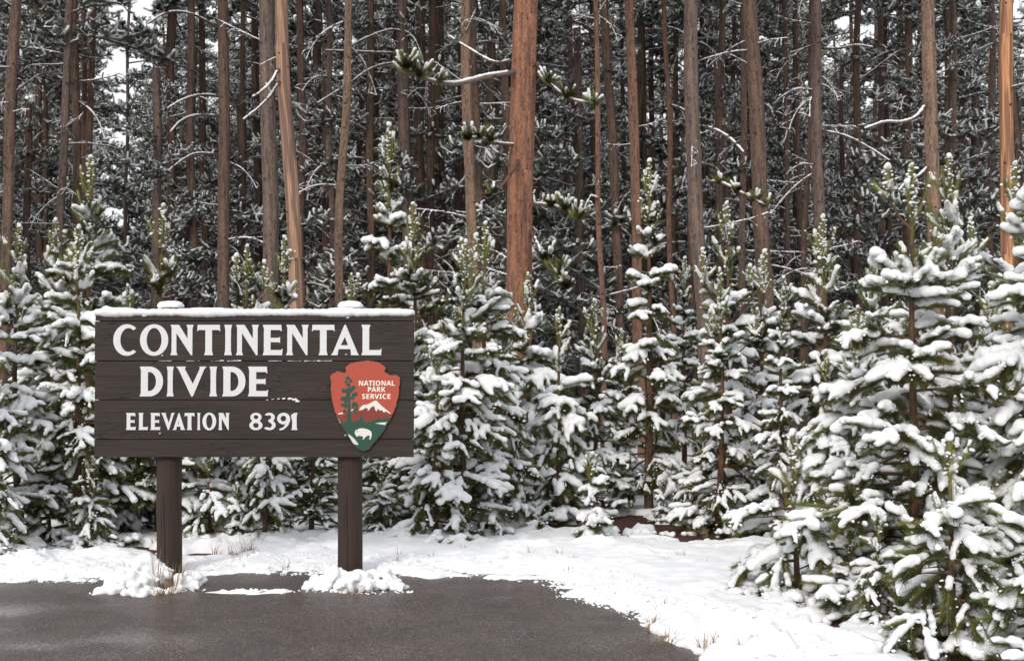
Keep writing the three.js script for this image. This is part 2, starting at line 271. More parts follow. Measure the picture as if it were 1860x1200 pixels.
function bough(seed, L, live) {                              // one branch of a mature pine, pointing along +x
  const r = rngOf(seed), wood = new Build(), caps = [], needles = [];
  const main = arc(r, V(0, 0, 0), 0, live ? 0.2 : 0.3 * (r() - 0.3), live ? -0.5 * r() - 0.2 : (r() - 0.65) * 1.1, L, 10, 0.16);
  wood.tube(main, [live ? 0.02 : 0.017, 0.005], 5); snowLine(caps, main, live ? 0.015 : 0.017, 0.013, 0.008, r, 0.08, 1);
  const twig = (pts, dens) => { for (let k = 0; k < pts.length - 1; k++) if (r() < dens) needles.push(FAR_BRUSH.clone().applyMatrix4(segMatrix(pts[k], pts[k + 1], 0.07, 0.8 + 0.5 * r(), r() * 6))); };
  for (let k = 2; k < 11; k++) {
    const nTw = live ? 2 : (r() < 0.6 ? 1 : 0);
    for (let q = 0; q < nTw; q++) {
      const side = (q % 2 ? 1 : -1) * (0.4 + 0.9 * r()), l = (live ? 0.16 + 0.34 * r() : 0.25 + 0.4 * r()) * (1 - 0.04 * k);
      const tw = arc(r, main[k], side, (r() - 0.45) * 1.2, live ? 0.2 : -0.5, l, 4, 0.5); wood.tube(tw, [0.007, 0.003], 4, 0, false);
      if (!live) { snowLine(caps, tw, 0.011, 0.009, 0.008, r, 0.15); continue; }
      twig(tw.slice(2), 0.95); if (r() < 0.8) snowLine(caps, tw, 0.011, 0.016, 0.01, r, 0.12);
      for (let m = 0; m < 3; m++) { const t2 = arc(r, tw[2 + Math.floor(r() * 3)], side + (r() - 0.5) * 4, (r() - 0.35) * 1.5, 0.5, 0.08 + 0.1 * r(), 2, 0.5); twig(t2, 1); if (r() < 0.5) snowLine(caps, t2, 0.013 + 0.012 * r(), 0.012 + 0.013 * r(), 0.022, r, 0.2); }
    }
  }
  if (live) twig(main.slice(7), 1);
  const w = paint(wood.geo(), 0.12, 0.085, 0.065, 0.15, seed); return { foliage: live ? mergeGeometries([w, ...needles.map((g, k) => paint(g, 0.11, 0.125, 0.062, 0.3, seed * 50 + k, 0.28))]) : w, snow: snowGeo(caps, live ? 0.015 : 0.013, 0.009, 0.006, 42) };
}
const LIVE = [11, 12, 13, 14, 15].map((s) => bough(s, 1.35, true)), DEAD = [21, 22, 23, 24].map((s) => bough(s, 1.3, false));
function forestBoughs(parent, rng, path, live, dead) {   // lists of {y, len, az, pitch} on a trunk path(y) -> [x, z]
  const take = (all, list, name) => {
    const first = Math.floor(rng() * all.length), protos = [0, 1].map((k) => all[(first + k * 2) % all.length]), by = protos.map(() => []);
    for (const b of list) { const [x, z] = path(b.y), e = new THREE.Euler(0, b.az, b.pitch, 'YXZ'); by[Math.floor(rng() * protos.length)].push(new THREE.Matrix4().compose(V(x, b.y, z), new THREE.Quaternion().setFromEuler(e), V(b.len, b.len * 0.7 + 0.3, b.len * (rng() < 0.5 ? -1 : 1)))); }
    protos.forEach((p, k) => { if (!by[k].length) return; instanced(name, p.foliage, FOLIAGE_FAR, by[k], parent); instanced('branch_snow', p.snow, SNOW, by[k], parent); });
  };
  if (live.length) take(LIVE, live, 'crown');
  if (dead.length) take(DEAD, dead, 'dead_branches');
}
function forestPine(o) {    // o: D, x at top and foot in photograph pixels (y 0 and y 500), w in pixels at mid height, mat, H, crown start, ...
  const { D } = o, r = rngOf(o.seed), yT = atY(0, D), yB = atY(500, D), xT = atX(o.xt, D), xB = atX(o.xb, D), slope = (xT - xB) / (yT - yB), zs = (r() - 0.5) * 0.03, foot = xB - slope * yB;
  const rad = o.w * D / F / 2, H = o.H || 13 + 5 * r(), path = (y) => [slope * y + 0.05 * vn(y * 0.5, o.seed, 1) * Math.min(1, y / 2), zs * y + 0.05 * vn(y * 0.5, o.seed, 7)];
  const t = thing('pine_tree', o.label, 'pine tree', [foot, 0, -D], o.group), n = Math.round(H * 3), pts = [];
  for (let k = 0; k <= n; k++) { const y = k / n * H - 0.1, [x, z] = path(Math.max(0, y)); pts.push(V(x, y, z)); }
  const taper = (s) => { const y = s * H; return Math.max(0.02, rad * (y < 0.6 ? 1.14 + 0.25 * (1 - y / 0.6) : 1.14 - 0.024 * Math.min(y - 0.6, 7) - 0.075 * Math.max(0, y - 7.6) * (13 / H))); };
  mesh('trunk', new Build().tube(pts, taper, D < 24 ? 18 : 10, o.rough || 0.05).geo(), BARK[o.mat], t);
  const live = [], dead = [], c0 = o.crown ?? 8;
  const step = o.step || 0.34; for (let y = c0; y < H - 0.3; y += step * (0.75 + 0.5 * r())) { const k = (y - c0) / (H - c0); live.push({ y, len: (o.reach || 1) * lerp(1.15, 0.25, k * k) * (0.7 + 0.5 * r()), az: r() * 6.283, pitch: lerp(-0.3, 0.35, k) + (r() - 0.5) * 0.5 }); }
  const nd = o.dead ?? 9; for (let k = 0; k < nd; k++) dead.push({ y: 1.8 + (c0 - 1.4) * r(), len: 0.35 + 0.6 * r(), az: r() * 6.283, pitch: -0.15 + (r() - 0.5) * 0.7 });
  forestBoughs(t, r, path, live, dead);
  if (D < 27) {                                              // short broken stubs along the bole
    const st = new Build(); for (let k = 0; k < 34; k++) { const y = 1 + 7 * r(), [x, z] = path(y), a = r() * 6.283, q = taper((y + 0.1) / H) * 0.92; st.tube([V(x + Math.cos(a) * q, y, z + Math.sin(a) * q), V(x + Math.cos(a) * (q + 0.02 + 0.1 * r() * r()), y + 0.015 * r(), z + Math.sin(a) * (q + 0.02 + 0.1 * r() * r()))], [0.014 + 0.01 * r(), 0.007], 5); }
    mesh('branch_stubs', st.geo(), BARK.dark, t, 'stuff');
  }
  for (const l of o.limbs || []) limb(t, l, o, foot, r);
  return t;
}
// a single named limb: photograph-derived outline points given with their own depth offset, so it is a bent 3-D branch
function limb(t, l, o, foot, r) {
  const P = l.pts.map(([px, py, dz]) => V(atX(px, o.D - dz) - foot, atY(py, o.D - dz), dz)), curve = new THREE.CatmullRomCurve3(P), pts = curve.getPoints(14), m = mesh('limb', new Build().tube(pts, [l.r, l.r * 0.3], 7, 0.1).geo(), BARK[l.mat || 'dark'], t), caps = [];
  if (l.snow !== 0) snowLine(caps, pts, l.r * 0.75, l.r * 0.6, l.r * 0.35, r, 0.06, 1);
  const need = [], tw = new Build();
  for (const [s, spread, count] of l.tufts || []) { // clusters of needle-bearing shoots
    const c = curve.getPoint(s); for (let k = 0; k < count; k++) { const a = r() * 6.283, q = 0.2 + (r() - 0.2) * 1.2, b = arc(r, c, a, q * 0.7, 0.6, spread * (0.5 + 0.7 * r()), 3, 0.3); tw.tube(b, [0.006, 0.003], 4, 0, false); for (let e = 0; e < 3; e++) need.push(segMatrix(b[e], b[e + 1], 0.09, 1 + 0.35 * r(), r() * 6)); if (r() < 0.7) snowLine(caps, b, 0.009, 0.021, 0.022, r, 0.1, 1); }
  }
  if (need.length) { mesh('twigs', tw.geo(), BARK.twig, m, 'stuff'); instanced('needles', BRUSH_FAR, NEEDLE, need, m, need.map(() => green(r))); }
  if (caps.length) mesh('branch_snow', snowGeo(caps, 0.014, 0.012, 0.004, 40), SNOW, m, 'stuff');
}
function green(r, warm = 0) { const k = r(), b = 0.75 + 0.5 * r(); return new THREE.Color().setRGB(lerp(0.155, 0.215, k) * b * (1 + warm), lerp(0.19, 0.215, k) * b, lerp(0.045, 0.045, k) * b); }

// the trunks that can be told apart in the photograph
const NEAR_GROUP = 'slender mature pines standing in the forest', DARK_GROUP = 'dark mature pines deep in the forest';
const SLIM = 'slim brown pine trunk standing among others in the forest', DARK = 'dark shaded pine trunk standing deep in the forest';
const TREES = [
  // xt, xb, w, D, mat, label, extra
  [955, 946, 44, 17.5, 'rust', 'thickest pine in the forest, bare rust-orange trunk with a long snowy limb', { H: 17, crown: 8.4, dead: 3, rough: 0.03, limbs: [
    { r: 0.042, pts: [[936, 128, 0.1], [880, 137, 0.5], [820, 150, 0.9], [765, 138, 1.3], [735, 120, 1.5]], tufts: [[0.62, 0.2, 6], [0.78, 0.24, 12], [0.9, 0.24, 14], [1, 0.22, 16]], mat: 'black' },
    { r: 0.03, pts: [[942, 290, 0.15], [925, 318, 0.5], [900, 345, 0.8], [868, 352, 1]], mat: 'young', snow: 0, tufts: [[0.75, 0.12, 5]] },
    { r: 0.028, pts: [[940, 262, 0.05], [900, 258, 0.4], [870, 248, 0.7], [850, 250, 0.9]], tufts: [[0.45, 0.2, 8], [0.7, 0.2, 11], [1, 0.18, 11]] },
    { r: 0.03, pts: [[968, 370, 0.1], [1000, 372, 0.3], [1030, 382, 0.5], [1048, 395, 0.6]], tufts: [[0.35, 0.2, 10], [0.65, 0.24, 14], [1, 0.2, 14]] },
    { r: 0.03, pts: [[966, 420, 0.1], [990, 470, 0.3], [1015, 500, 0.4], [1030, 520, 0.5]], tufts: [[0.35, 0.22, 12], [0.65, 0.26, 16], [1, 0.22, 16]] },
    { r: 0.03, pts: [[975, 110, 0.1], [1000, 150, 0.2], [1040, 178, 0.3], [1078, 186, 0.4]], tufts: [[0.3, 0.2, 9], [0.6, 0.2, 10], [1, 0.2, 12]] },
    { r: 0.024, pts: [[932, 105, 0], [900, 110, -0.3], [860, 90, -0.6], [815, 62, -0.8]] }] }],
  [486, 492, 27, 20, 'grey', 'thick grey-brown pine trunk beside the leaning tan trunk', { crown: 9, dead: 5 }],
  [508, 538, 24, 19, 'peeled', 'leaning tan pine trunk with bark peeled off one side', { crown: 9, dead: 2, limbs: [
    { r: 0.026, pts: [[503, 122, 0.1], [488, 148, 0.3], [470, 165, 0.5], [452, 176, 0.7]] }, { r: 0.026, pts: [[505, 145, 0.1], [485, 175, 0.3], [465, 195, 0.5], [440, 215, 0.8]] }] }],
  [401, 404, 20, 22, 'brown', 'dark brown straight pine trunk with drooping snowy limbs above the sign', { crown: 9, dead: 8, limbs: [
    { r: 0.026, pts: [[395, 172, 0], [360, 170, 0.3], [330, 178, 0.5], [300, 195, 0.6]] }, { r: 0.026, pts: [[395, 208, 0], [350, 208, 0.3], [325, 218, 0.5], [306, 238, 0.6]] }, { r: 0.024, pts: [[395, 278, 0], [350, 278, 0.3], [330, 288, 0.4], [314, 300, 0.5]] }, { r: 0.026, pts: [[392, 45, 0], [340, 20, 0.3], [300, 18, 0.5], [262, 40, 0.6]] }] }],
  [1256, 1274, 26, 20, 'grey', 'thick grey-brown pine trunk behind the pair of tall snowy young pines', { crown: 9, dead: 4, limbs: [
    { r: 0.03, pts: [[1284, 228, 0], [1310, 238, 0.3], [1335, 256, 0.5], [1352, 275, 0.6]] }, { r: 0.028, pts: [[1284, 328, 0], [1315, 332, 0.5], [1350, 350, 0.8], [1392, 372, 1]], tufts: [[0.3, 0.16, 8], [0.6, 0.18, 10], [0.85, 0.18, 10], [1, 0.15, 8]] }] }],
  [1364, 1386, 27, 21, 'dark', 'thick dark brown pine trunk leaning behind the pine with several candles', { crown: 8.5, dead: 9 }],
  [1690, 1703, 24, 19, 'tan', 'light brown pine trunk with a crooked snowy limb', { crown: 9, dead: 3, limbs: [
    { r: 0.03, pts: [[1688, 184, 0.1], [1668, 210, 0.3], [1640, 220, 0.5], [1610, 220, 0.7], [1575, 232, 0.8]] }, { r: 0.026, pts: [[1690, 300, 0.1], [1672, 318, 0.3], [1650, 330, 0.4], [1636, 345, 0.5]] }] }],
  [1834, 1829, 24, 18.5, 'stripped', 'yellow-orange peeled pine trunk behind the snowiest young pine', { crown: 9, dead: 2 }],
  [1487, 1491, 20, 23, 'grey', 'straight grey pine trunk with arching snowy twigs on both sides', { crown: 9.5, dead: 16, limbs: [{ r: 0.022, pts: [[1482, 312, 0], [1455, 330, 0.3], [1428, 356, 0.6], [1400, 390, 0.8]] }, { r: 0.022, pts: [[1497, 235, 0], [1540, 245, 0.3], [1580, 265, 0.5], [1618, 290, 0.6]] }, { r: 0.022, pts: [[1497, 84, 0], [1530, 84, 0.3], [1560, 78, 0.5], [1590, 82, 0.6]] }] }],
  [1138, 1157, 17, 20, 'russet', 'slim orange-brown pine trunk leaning a little behind the tallest young pine', { crown: 9, dead: 8 }],
  [730, 741, 22, 24, 'grey', SLIM, { crown: 10, dead: 10, g: 1, limbs: [{ r: 0.028, pts: [[742, 58, 0], [710, 50, 0.3], [670, 62, 0.5], [625, 85, 0.7]] }, { r: 0.028, pts: [[742, 95, 0], [690, 92, 0.3], [640, 90, 0.5], [590, 88, 0.7]] }, { r: 0.026, pts: [[742, 108, 0], [680, 118, 0.3], [630, 150, 0.5], [575, 185, 0.7]] }] }],
  [761, 764, 18, 25, 'brown', SLIM, { crown: 10, dead: 9, g: 1 }],
  [791, 797, 30, 26, 'dark', 'thick dark pine trunk in shade left of the thick rust-orange pine', { crown: 10, dead: 10 }],
  [842, 864, 18, 20, 'tan', 'light tan pine trunk just beside the thick rust-orange pine', { crown: 9, dead: 10 }],
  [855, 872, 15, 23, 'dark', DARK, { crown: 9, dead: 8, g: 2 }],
  [887, 894, 17, 25, 'brown', SLIM, { crown: 9.5, dead: 10, g: 1 }],
  [628, 617, 14, 20, 'tan', 'slender pale tan pine trunk right of the leaning peeled trunk', { crown: 9, dead: 5 }],
  [595, 605, 11, 24, 'grey', SLIM, { crown: 9, dead: 10, g: 1 }],
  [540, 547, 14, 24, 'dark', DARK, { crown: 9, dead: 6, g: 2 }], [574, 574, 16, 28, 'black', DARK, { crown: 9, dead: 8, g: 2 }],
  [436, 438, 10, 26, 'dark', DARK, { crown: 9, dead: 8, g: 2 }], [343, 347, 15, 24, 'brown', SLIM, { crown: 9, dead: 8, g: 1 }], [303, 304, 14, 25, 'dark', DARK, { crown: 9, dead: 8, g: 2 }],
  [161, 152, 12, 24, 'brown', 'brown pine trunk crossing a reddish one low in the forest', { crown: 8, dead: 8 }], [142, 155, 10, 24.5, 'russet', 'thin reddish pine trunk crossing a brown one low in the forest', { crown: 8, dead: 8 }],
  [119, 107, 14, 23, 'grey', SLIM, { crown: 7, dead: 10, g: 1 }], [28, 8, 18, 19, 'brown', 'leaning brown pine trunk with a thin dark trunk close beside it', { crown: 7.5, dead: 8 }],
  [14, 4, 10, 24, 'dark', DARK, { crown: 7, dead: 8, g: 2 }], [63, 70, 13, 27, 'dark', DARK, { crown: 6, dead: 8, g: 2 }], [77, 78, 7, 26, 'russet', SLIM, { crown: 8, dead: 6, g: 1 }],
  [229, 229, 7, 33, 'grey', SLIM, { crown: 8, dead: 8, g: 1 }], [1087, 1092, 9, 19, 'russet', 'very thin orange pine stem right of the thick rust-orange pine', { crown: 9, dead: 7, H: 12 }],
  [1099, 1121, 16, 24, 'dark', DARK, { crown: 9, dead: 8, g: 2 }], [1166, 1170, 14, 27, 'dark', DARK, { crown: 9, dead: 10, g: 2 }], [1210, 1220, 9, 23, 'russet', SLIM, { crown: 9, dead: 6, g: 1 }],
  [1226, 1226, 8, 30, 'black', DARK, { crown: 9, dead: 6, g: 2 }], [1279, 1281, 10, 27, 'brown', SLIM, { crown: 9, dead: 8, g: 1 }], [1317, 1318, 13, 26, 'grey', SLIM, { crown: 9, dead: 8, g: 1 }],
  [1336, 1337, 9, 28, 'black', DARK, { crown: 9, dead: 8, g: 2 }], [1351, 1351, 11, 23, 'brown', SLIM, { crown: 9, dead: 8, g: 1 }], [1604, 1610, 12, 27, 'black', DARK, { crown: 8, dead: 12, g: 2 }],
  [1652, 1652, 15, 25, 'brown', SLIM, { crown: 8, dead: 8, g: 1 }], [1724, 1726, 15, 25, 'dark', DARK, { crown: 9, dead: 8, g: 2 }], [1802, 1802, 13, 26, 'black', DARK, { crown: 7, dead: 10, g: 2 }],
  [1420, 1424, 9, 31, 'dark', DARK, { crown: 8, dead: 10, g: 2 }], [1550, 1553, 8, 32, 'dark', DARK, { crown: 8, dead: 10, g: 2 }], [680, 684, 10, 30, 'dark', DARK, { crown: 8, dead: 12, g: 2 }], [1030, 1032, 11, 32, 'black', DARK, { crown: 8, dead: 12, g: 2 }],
];
TREES.forEach(([xt, xb, w, D, mat, label, o], k) => forestPine({ xt, xb, w, D, mat, label, seed: 100 + k, group: o.g === 1 ? NEAR_GROUP : o.g === 2 ? DARK_GROUP : undefined, ...o }));
{ // more trunks in the middle distance
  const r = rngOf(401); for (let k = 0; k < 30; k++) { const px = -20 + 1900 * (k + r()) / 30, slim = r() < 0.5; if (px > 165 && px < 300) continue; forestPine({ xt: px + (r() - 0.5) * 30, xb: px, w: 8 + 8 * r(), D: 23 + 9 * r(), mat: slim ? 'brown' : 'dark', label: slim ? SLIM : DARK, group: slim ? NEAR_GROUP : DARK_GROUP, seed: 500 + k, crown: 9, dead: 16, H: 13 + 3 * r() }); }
}
{ // thinner pines with living branches down to the snow, filling the wood between and behind the tall trunks
  const r = rngOf(77), label = 'bushy forest pine with low snow-dusted branches behind the tall trunks', group = 'bushy pines filling the forest';
  const N = 70;
  for (let k = 0; k < N; k++) {
    const D = 23 + 19 * ((k * 0.618) % 1), px = -120 + 2110 * ((k + 0.5 + (r() - 0.5) * 0.9) / N), gap = px > 175 && px < 275;
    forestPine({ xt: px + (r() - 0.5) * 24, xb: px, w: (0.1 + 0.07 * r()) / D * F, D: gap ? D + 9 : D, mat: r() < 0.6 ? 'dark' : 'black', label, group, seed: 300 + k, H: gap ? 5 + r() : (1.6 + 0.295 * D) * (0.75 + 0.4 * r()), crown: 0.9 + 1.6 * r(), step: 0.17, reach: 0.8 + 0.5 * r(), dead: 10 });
  }
}
{ // the wood beyond, one mass
  const wood = new THREE.Group(); wood.name = 'distant_wood'; tag(wood, 'distant mass of snow-dusted dark pine forest closing the background', 'forest', null, 'stuff'); scene.add(wood);
  const r = rngOf(5), stems = new Build(), by = LIVE.map(() => []);
  for (let k = 0; k < 210; k++) {
    const flank = k >= 90, D = flank ? 15 + 45 * r() : 44 + 26 * r(), x = flank ? (k % 2 ? 1 : -1) * D * (0.47 + 0.75 * r()) : (r() - 0.5) * 1.25 * D, px = x / D * F + 930, H = px > 165 && px < 285 ? 7 + 2 * r() : 1.6 + 0.295 * D + 2 * r();
    stems.tube([V(x, -0.1, -D), V(x + (r() - 0.5), H / 2, -D), V(x, H, -D)], [0.12, 0.03], 7);
    for (let y = 1; y < H; y += flank ? 0.26 : 0.17) { const t = y / H; by[Math.floor(r() * by.length)].push(new THREE.Matrix4().compose(V(x, y, -D), new THREE.Quaternion().setFromEuler(new THREE.Euler(0, r() * 6.283, lerp(-0.3, 0.4, t) + (r() - 0.5) * 0.4, 'YXZ')), V(1, 1, 1).multiplyScalar(lerp(1.9, 0.5, t * t) * (0.7 + 0.5 * r())))); }
  }
  mesh('trunks', stems.geo(), BARK.dark, wood, 'stuff');
  LIVE.forEach((p, k) => { instanced('foliage', p.foliage, FOLIAGE_FAR, by[k], wood); instanced('branch_snow', p.snow, SNOW, by[k], wood); });
}
console.log('forest built');

// ------------------------------------------------------------------ young snow-laden pines
function growYoung(o) {
  o.shape = 0.72 + 0.26 * rngOf(o.seed + 900)(); o.twigs = 0.5 + 0.3 * rngOf(o.seed + 901)(); o.tier = 0.2 + 0.1 * rngOf(o.seed + 902)();
  const r = rngOf(o.seed), { h, R } = o, cell = o.cell || 0.016, trunk = new Build(), wood = new Build(), caps = [], near = [], cols = [], crumbs = [], full = o.snow ?? 1;
  const bx = (r() - 0.5) * 0.06 * h, bz = (r() - 0.5) * 0.06 * h, axis = (y) => V(bx * Math.sin(y / h * 2.4) + 0.008 * vn(y * 3, o.seed, 1), y, bz * Math.sin(y / h * 2.9) + 0.008 * vn(y * 3, o.seed, 5));
  const unit = cell < 0.0175 ? 0.08 : 0.09, r0 = 0.012 + 0.0105 * h, lead = clamp(0.11 * h + 0.07, 0.13, 0.38);
  const tp = []; for (let k = 0; k <= 18; k++) tp.push(axis(k / 18 * h - (k ? 0 : 0.05))); trunk.tube(tp, [r0, 0.005], 9, 0.06);
  const brush = (a, b, thick, warm) => { near.push(segMatrix(a, b, unit, thick, r() * 6)); cols.push(green(r, warm)); };
  const crumbAt = (p, s) => crumbs.push(new THREE.Matrix4().compose(p, new THREE.Quaternion().setFromEuler(new THREE.Euler(r() * 0.6, r() * 6, r() * 0.6)), V(s * (0.8 + 0.6 * r()), s * (0.7 + 0.4 * r()), s * (0.8 + 0.6 * r()))));
  const dress = (pts, f0, thick, snowR, bare, warm = 0) => {           // needles along a shoot and the snow on top
    const n = pts.length - 1, gate = r();
    for (let k = 0; k < n; k++) {
      const a = pts[k], b = pts[k + 1], t = (k + 0.5) / n; if (t < f0) continue;
      const th = thick * (t > 0.8 ? 0.9 : 1); brush(a, b, th, warm);
      const d = V().subVectors(b, a).normalize(), steep = Math.abs(d.y);
      for (let q = 0; q < 2; q++) if (r() < 0.6) { const c = a.clone().lerp(b, r()), an = r() * 6.283; c.add(V(Math.cos(an) * 0.034 * thick, 0.012 + 0.02 * r(), Math.sin(an) * 0.034 * thick)); crumbAt(c, 0.006 + 0.011 * r() * r()); }
      if (gate < bare || (steep > 0.86 && k < n - 1) || r() < 0.14) continue;
      const slope = steep > 0.6 ? 0.62 : 1, w = snowR * slope * smooth(f0 - 0.35, f0 + 0.35, t) * (0.55 + 0.75 * r()), e = snowR * slope * (k === n - 1 ? 0.8 : 1) * (0.55 + 0.75 * r());
      const A = a.clone().lerp(b, 0.12 * r()), B = b.clone().lerp(a, 0.3 * r()); A.y += w * 0.42 + 0.012; B.y += e * 0.38 + 0.011; A.x += (r() - 0.5) * 0.014; A.z += (r() - 0.5) * 0.014;
      if (k === n - 1) B.add(d.clone().multiplyScalar(0.01));
      caps.push(cap(A, B, Math.max(0.012, w), Math.max(0.013, e), 0.86));
    }
  };
  // leaders: upright candles thick with needles, dusted, with a snow cap
  const candle = (base, L, leanX, leanZ, th) => {
    const n = Math.max(2, Math.round(L / 0.075)), pts = []; for (let k = 0; k <= n; k++) { const s = k / n; pts.push(base.clone().add(V(leanX * s * s * L, s * L, leanZ * s * s * L))); }
    wood.tube(pts, [0.008, 0.004], 5, 0, false); for (let k = 0; k < n; k++) { brush(pts[k], pts[k + 1], th * 1.1, 0.05); brush(pts[k], pts[k + 1], th * 0.85, 0.05); for (let q = 0; q < 9; q++) { const c = pts[k].clone().lerp(pts[k + 1], r()), an = r() * 6.283; crumbAt(c.add(V(Math.cos(an) * 0.03 * th, 0, Math.sin(an) * 0.03 * th)), 0.005 + 0.009 * r()); } }
    const e = pts[n].clone(); caps.push(cap([e.x, e.y + 0.012, e.z], [e.x + 0.006, e.y + 0.03, e.z], 0.026 * th, 0.022 * th, 0.9));
  };
  candle(axis(h - lead), lead, 0, 0, 1.0);
  for (let y = h - lead; y > h * 0.62; y -= 0.085) { if (r() < 0.75) brush(axis(y - 0.08), axis(y), 0.75 * smooth(h * 0.55, h * 0.85, y) + 0.2, 0.1); }
  const whorls = []; { let y = h - lead, st = lead * 0.72; while (y > Math.max(0.07, 0.05 * h)) { whorls.push(y); y -= st * (0.75 + 0.5 * r()); st = Math.min(st * 1.05, o.tier); } }
  whorls.forEach((y, wi) => {
    const t = (h - y) / h, top = wi === 0, n = top ? 3 + (r() < 0.5 ? 1 : 0) : 5 + Math.floor(r() * 2), az0 = r() * 6.283;
    for (let q = 0; q < n; q++) {
      const az = az0 + (q + (r() - 0.5) * 0.5) / n * 6.283, L = Math.max(0.09, R * Math.pow(t, o.shape) * 1.05 * (t > 0.85 ? 1 - (t - 0.85) * 1.6 : 1) * (0.72 + 0.5 * r())), from = axis(Math.max(0.06, top ? y : y + (r() - 0.75) * 0.2));
      if (top || (wi === 1 && r() < 0.4)) { const l = 0.1 + 0.5 * lead * (0.6 + 0.5 * r()); const pts = arc(r, from, az, 0.75 + 0.3 * r(), 0.35, l, Math.max(2, Math.round(l / 0.07)), 0.1); wood.tube(pts, [0.007, 0.004], 5, 0, false); dress(pts, 0, 0.92, 0.031 * full, 0.04); continue; }
      const p0 = lerp(0.85, -0.02, smooth(0.0, 0.65, t)) + (r() - 0.5) * 0.4, sag = 0.25 * (1 - smooth(0.1, 0.3, t)) - (o.droop ?? 0.75) * smooth(0.1, 0.6, t) * (0.4 + 0.85 * r()), st = Math.max(3, Math.round(L / 0.078));
      const main = arc(r, from, az, p0, sag, L, st, 0.12); for (const v of main) if (v.y < 0.05) v.y = 0.05 + (v.y - 0.05) * 0.15;
      wood.tube(main, [Math.min(0.016, 0.005 + 0.008 * L + 0.003 * t), 0.0035], 6, 0, false);
      const shade = smooth(0.45, 1, t), inner = L > 0.35 ? 0.34 + 0.2 * shade : 0.1, sr = (0.03 + 0.014 * r()) * full;
      dress(main, inner, 1.14, sr, 0.06 + 0.2 * shade);
      for (let k = Math.max(1, Math.round(st * inner * 0.75)); k < st; k++) {
        for (const side of [-1, 1]) {
          if (r() < 0.27) continue;
          const s = k / st, l = clamp((L * (1 - s) * o.twigs + 0.07) * (0.7 + 0.6 * r()), 0.07, 0.46), d = V().subVectors(main[k + 1], main[k]), pz = Math.atan2(d.z, d.x) + side * (0.62 + 0.4 * r()), pp = Math.asin(clamp(d.y / d.length(), -1, 1)) + (r() - 0.42) * 0.8;
          const sub = arc(r, main[k], pz, pp, -0.3 * (o.droop ?? 0.75) * r() - 0.1 + (t < 0.3 ? 0.35 : 0), l, Math.max(2, Math.round(l / 0.075)), 0.14); for (const v of sub) if (v.y < 0.05) v.y = 0.05;
          wood.tube(sub, [0.005, 0.003], 4, 0, false); dress(sub, l > 0.2 ? 0.12 : 0, 1.1, sr * (0.8 + 0.35 * r()), 0.13 + 0.24 * shade);
        }
      }
    }
    if (t > 0.45) for (let q = 0; q < 2; q++) { const tw = arc(r, axis(y - 0.08 * r()), r() * 6.283, (r() - 0.6) * 0.6, -0.4, 0.15 + 0.3 * r() * R, 4, 0.3); wood.tube(tw, [0.006, 0.002], 4, 0, false); }
  });
  for (const e of o.leaders || []) { // extra upright candles beside the main one
    const [dx, dy, L, dz] = e, y = h + dy - L, at = axis(clamp(y - Math.abs(dx) * 1.2, 0.05, h)), base = V(at.x + dx, y, at.z + (dz || 0)); wood.tube([at, at.clone().lerp(base, 0.55).add(V(0, -0.03, 0)), base], [0.01, 0.008], 6, 0, false); candle(base, L, 0.05 * Math.sign(dx), 0, 1.0);
    for (let q = 0; q < 4; q++) { const pts = arc(r, base, r() * 6.283, 0.5 + 0.4 * r(), 0.2, 0.12 + 0.08 * r(), 2, 0.1); dress(pts, 0, 0.78, 0.028 * full, 0.1); }
  }
  return { h, trunk: trunk.geo(), wood: wood.geo(), snow: snowGeo(caps, cell, 0.01, 0.008, 38), near, cols, crumbs, brush: unit === 0.08 ? BRUSH_NEAR : BRUSH_FAR };
}
function youngPine(label, group, px, D, turn, from, scale = [1, 1]) {
  const t = thing('young_pine', label, 'young pine', [atX(px, D), 0, -D], group); t.rotation.y = turn; t.scale.set(scale[0], scale[1], scale[0]);
  mesh('trunk', from.trunk, BARK.young, t); mesh('branches', from.wood, BARK.young, t, 'stuff');
  instanced('needles', from.brush, NEEDLE, from.near, t, from.cols); mesh('snow', from.snow, SNOW, t, 'stuff'); instanced('snow_crumbs', CRUMB, SNOW, from.crumbs, t);
  return t;
}
const hOf = (py, D) => atY(py, D);
const proto = {};
function own(key, label, px, py, D, R, o = {}) { proto[key] = growYoung({ h: hOf(py, D), R: D > 10 ? R * 0.9 : R, seed: o.seed || key.length * 7 + key.charCodeAt(0), cell: o.cell || (D < 9.5 ? 0.015 : 0.018), ...o }); youngPine(label, undefined, px, D, o.turn || 0, proto[key]); }
own('A', 'broad snowy young pine with twin upright tips and visible brown stem', 1662, 302, 8.3, 1.12, { leaders: [[-0.17, -0.02, 0.2, 0.05]], snow: 1.0, droop: 0.62 });
own('B', 'young pine with one tall needle candle behind the twin-tipped pine', 1737, 284, 10.2, 0.85, { snow: 1.1 });
own('C', 'snowiest tall young pine standing beside the yellow-orange peeled trunk', 1975, 150, 8.0, 1.12, { snow: 1.1, droop: 0.8 });
own('D', 'small drooping young pine in front of the twin-tipped pine', 1728, 798, 6.85, 0.6, { snow: 0.95, droop: 1.2, cell: 0.014 });
own('E', 'small low young pine under the boughs of the snowiest pine', 1880, 900, 6.6, 0.52, { snow: 0.95, cell: 0.014 });
own('F', 'low wide young pine with drooping boughs beside the open snow', 1448, 790, 8.45, 0.76, { snow: 0.98, droop: 1.0 });
own('G', 'slim young pine with short branches left of the twin-tipped pine', 1480, 396, 11.6, 0.78, { snow: 1.0 });
own('H', 'tall young pine with several upright candles in front of the thick dark brown trunk', 1320, 372, 12.4, 0.72, { leaders: [[-0.28, -0.5, 0.3, 0.3], [0.34, -0.5, 0.3, 0.1]] });
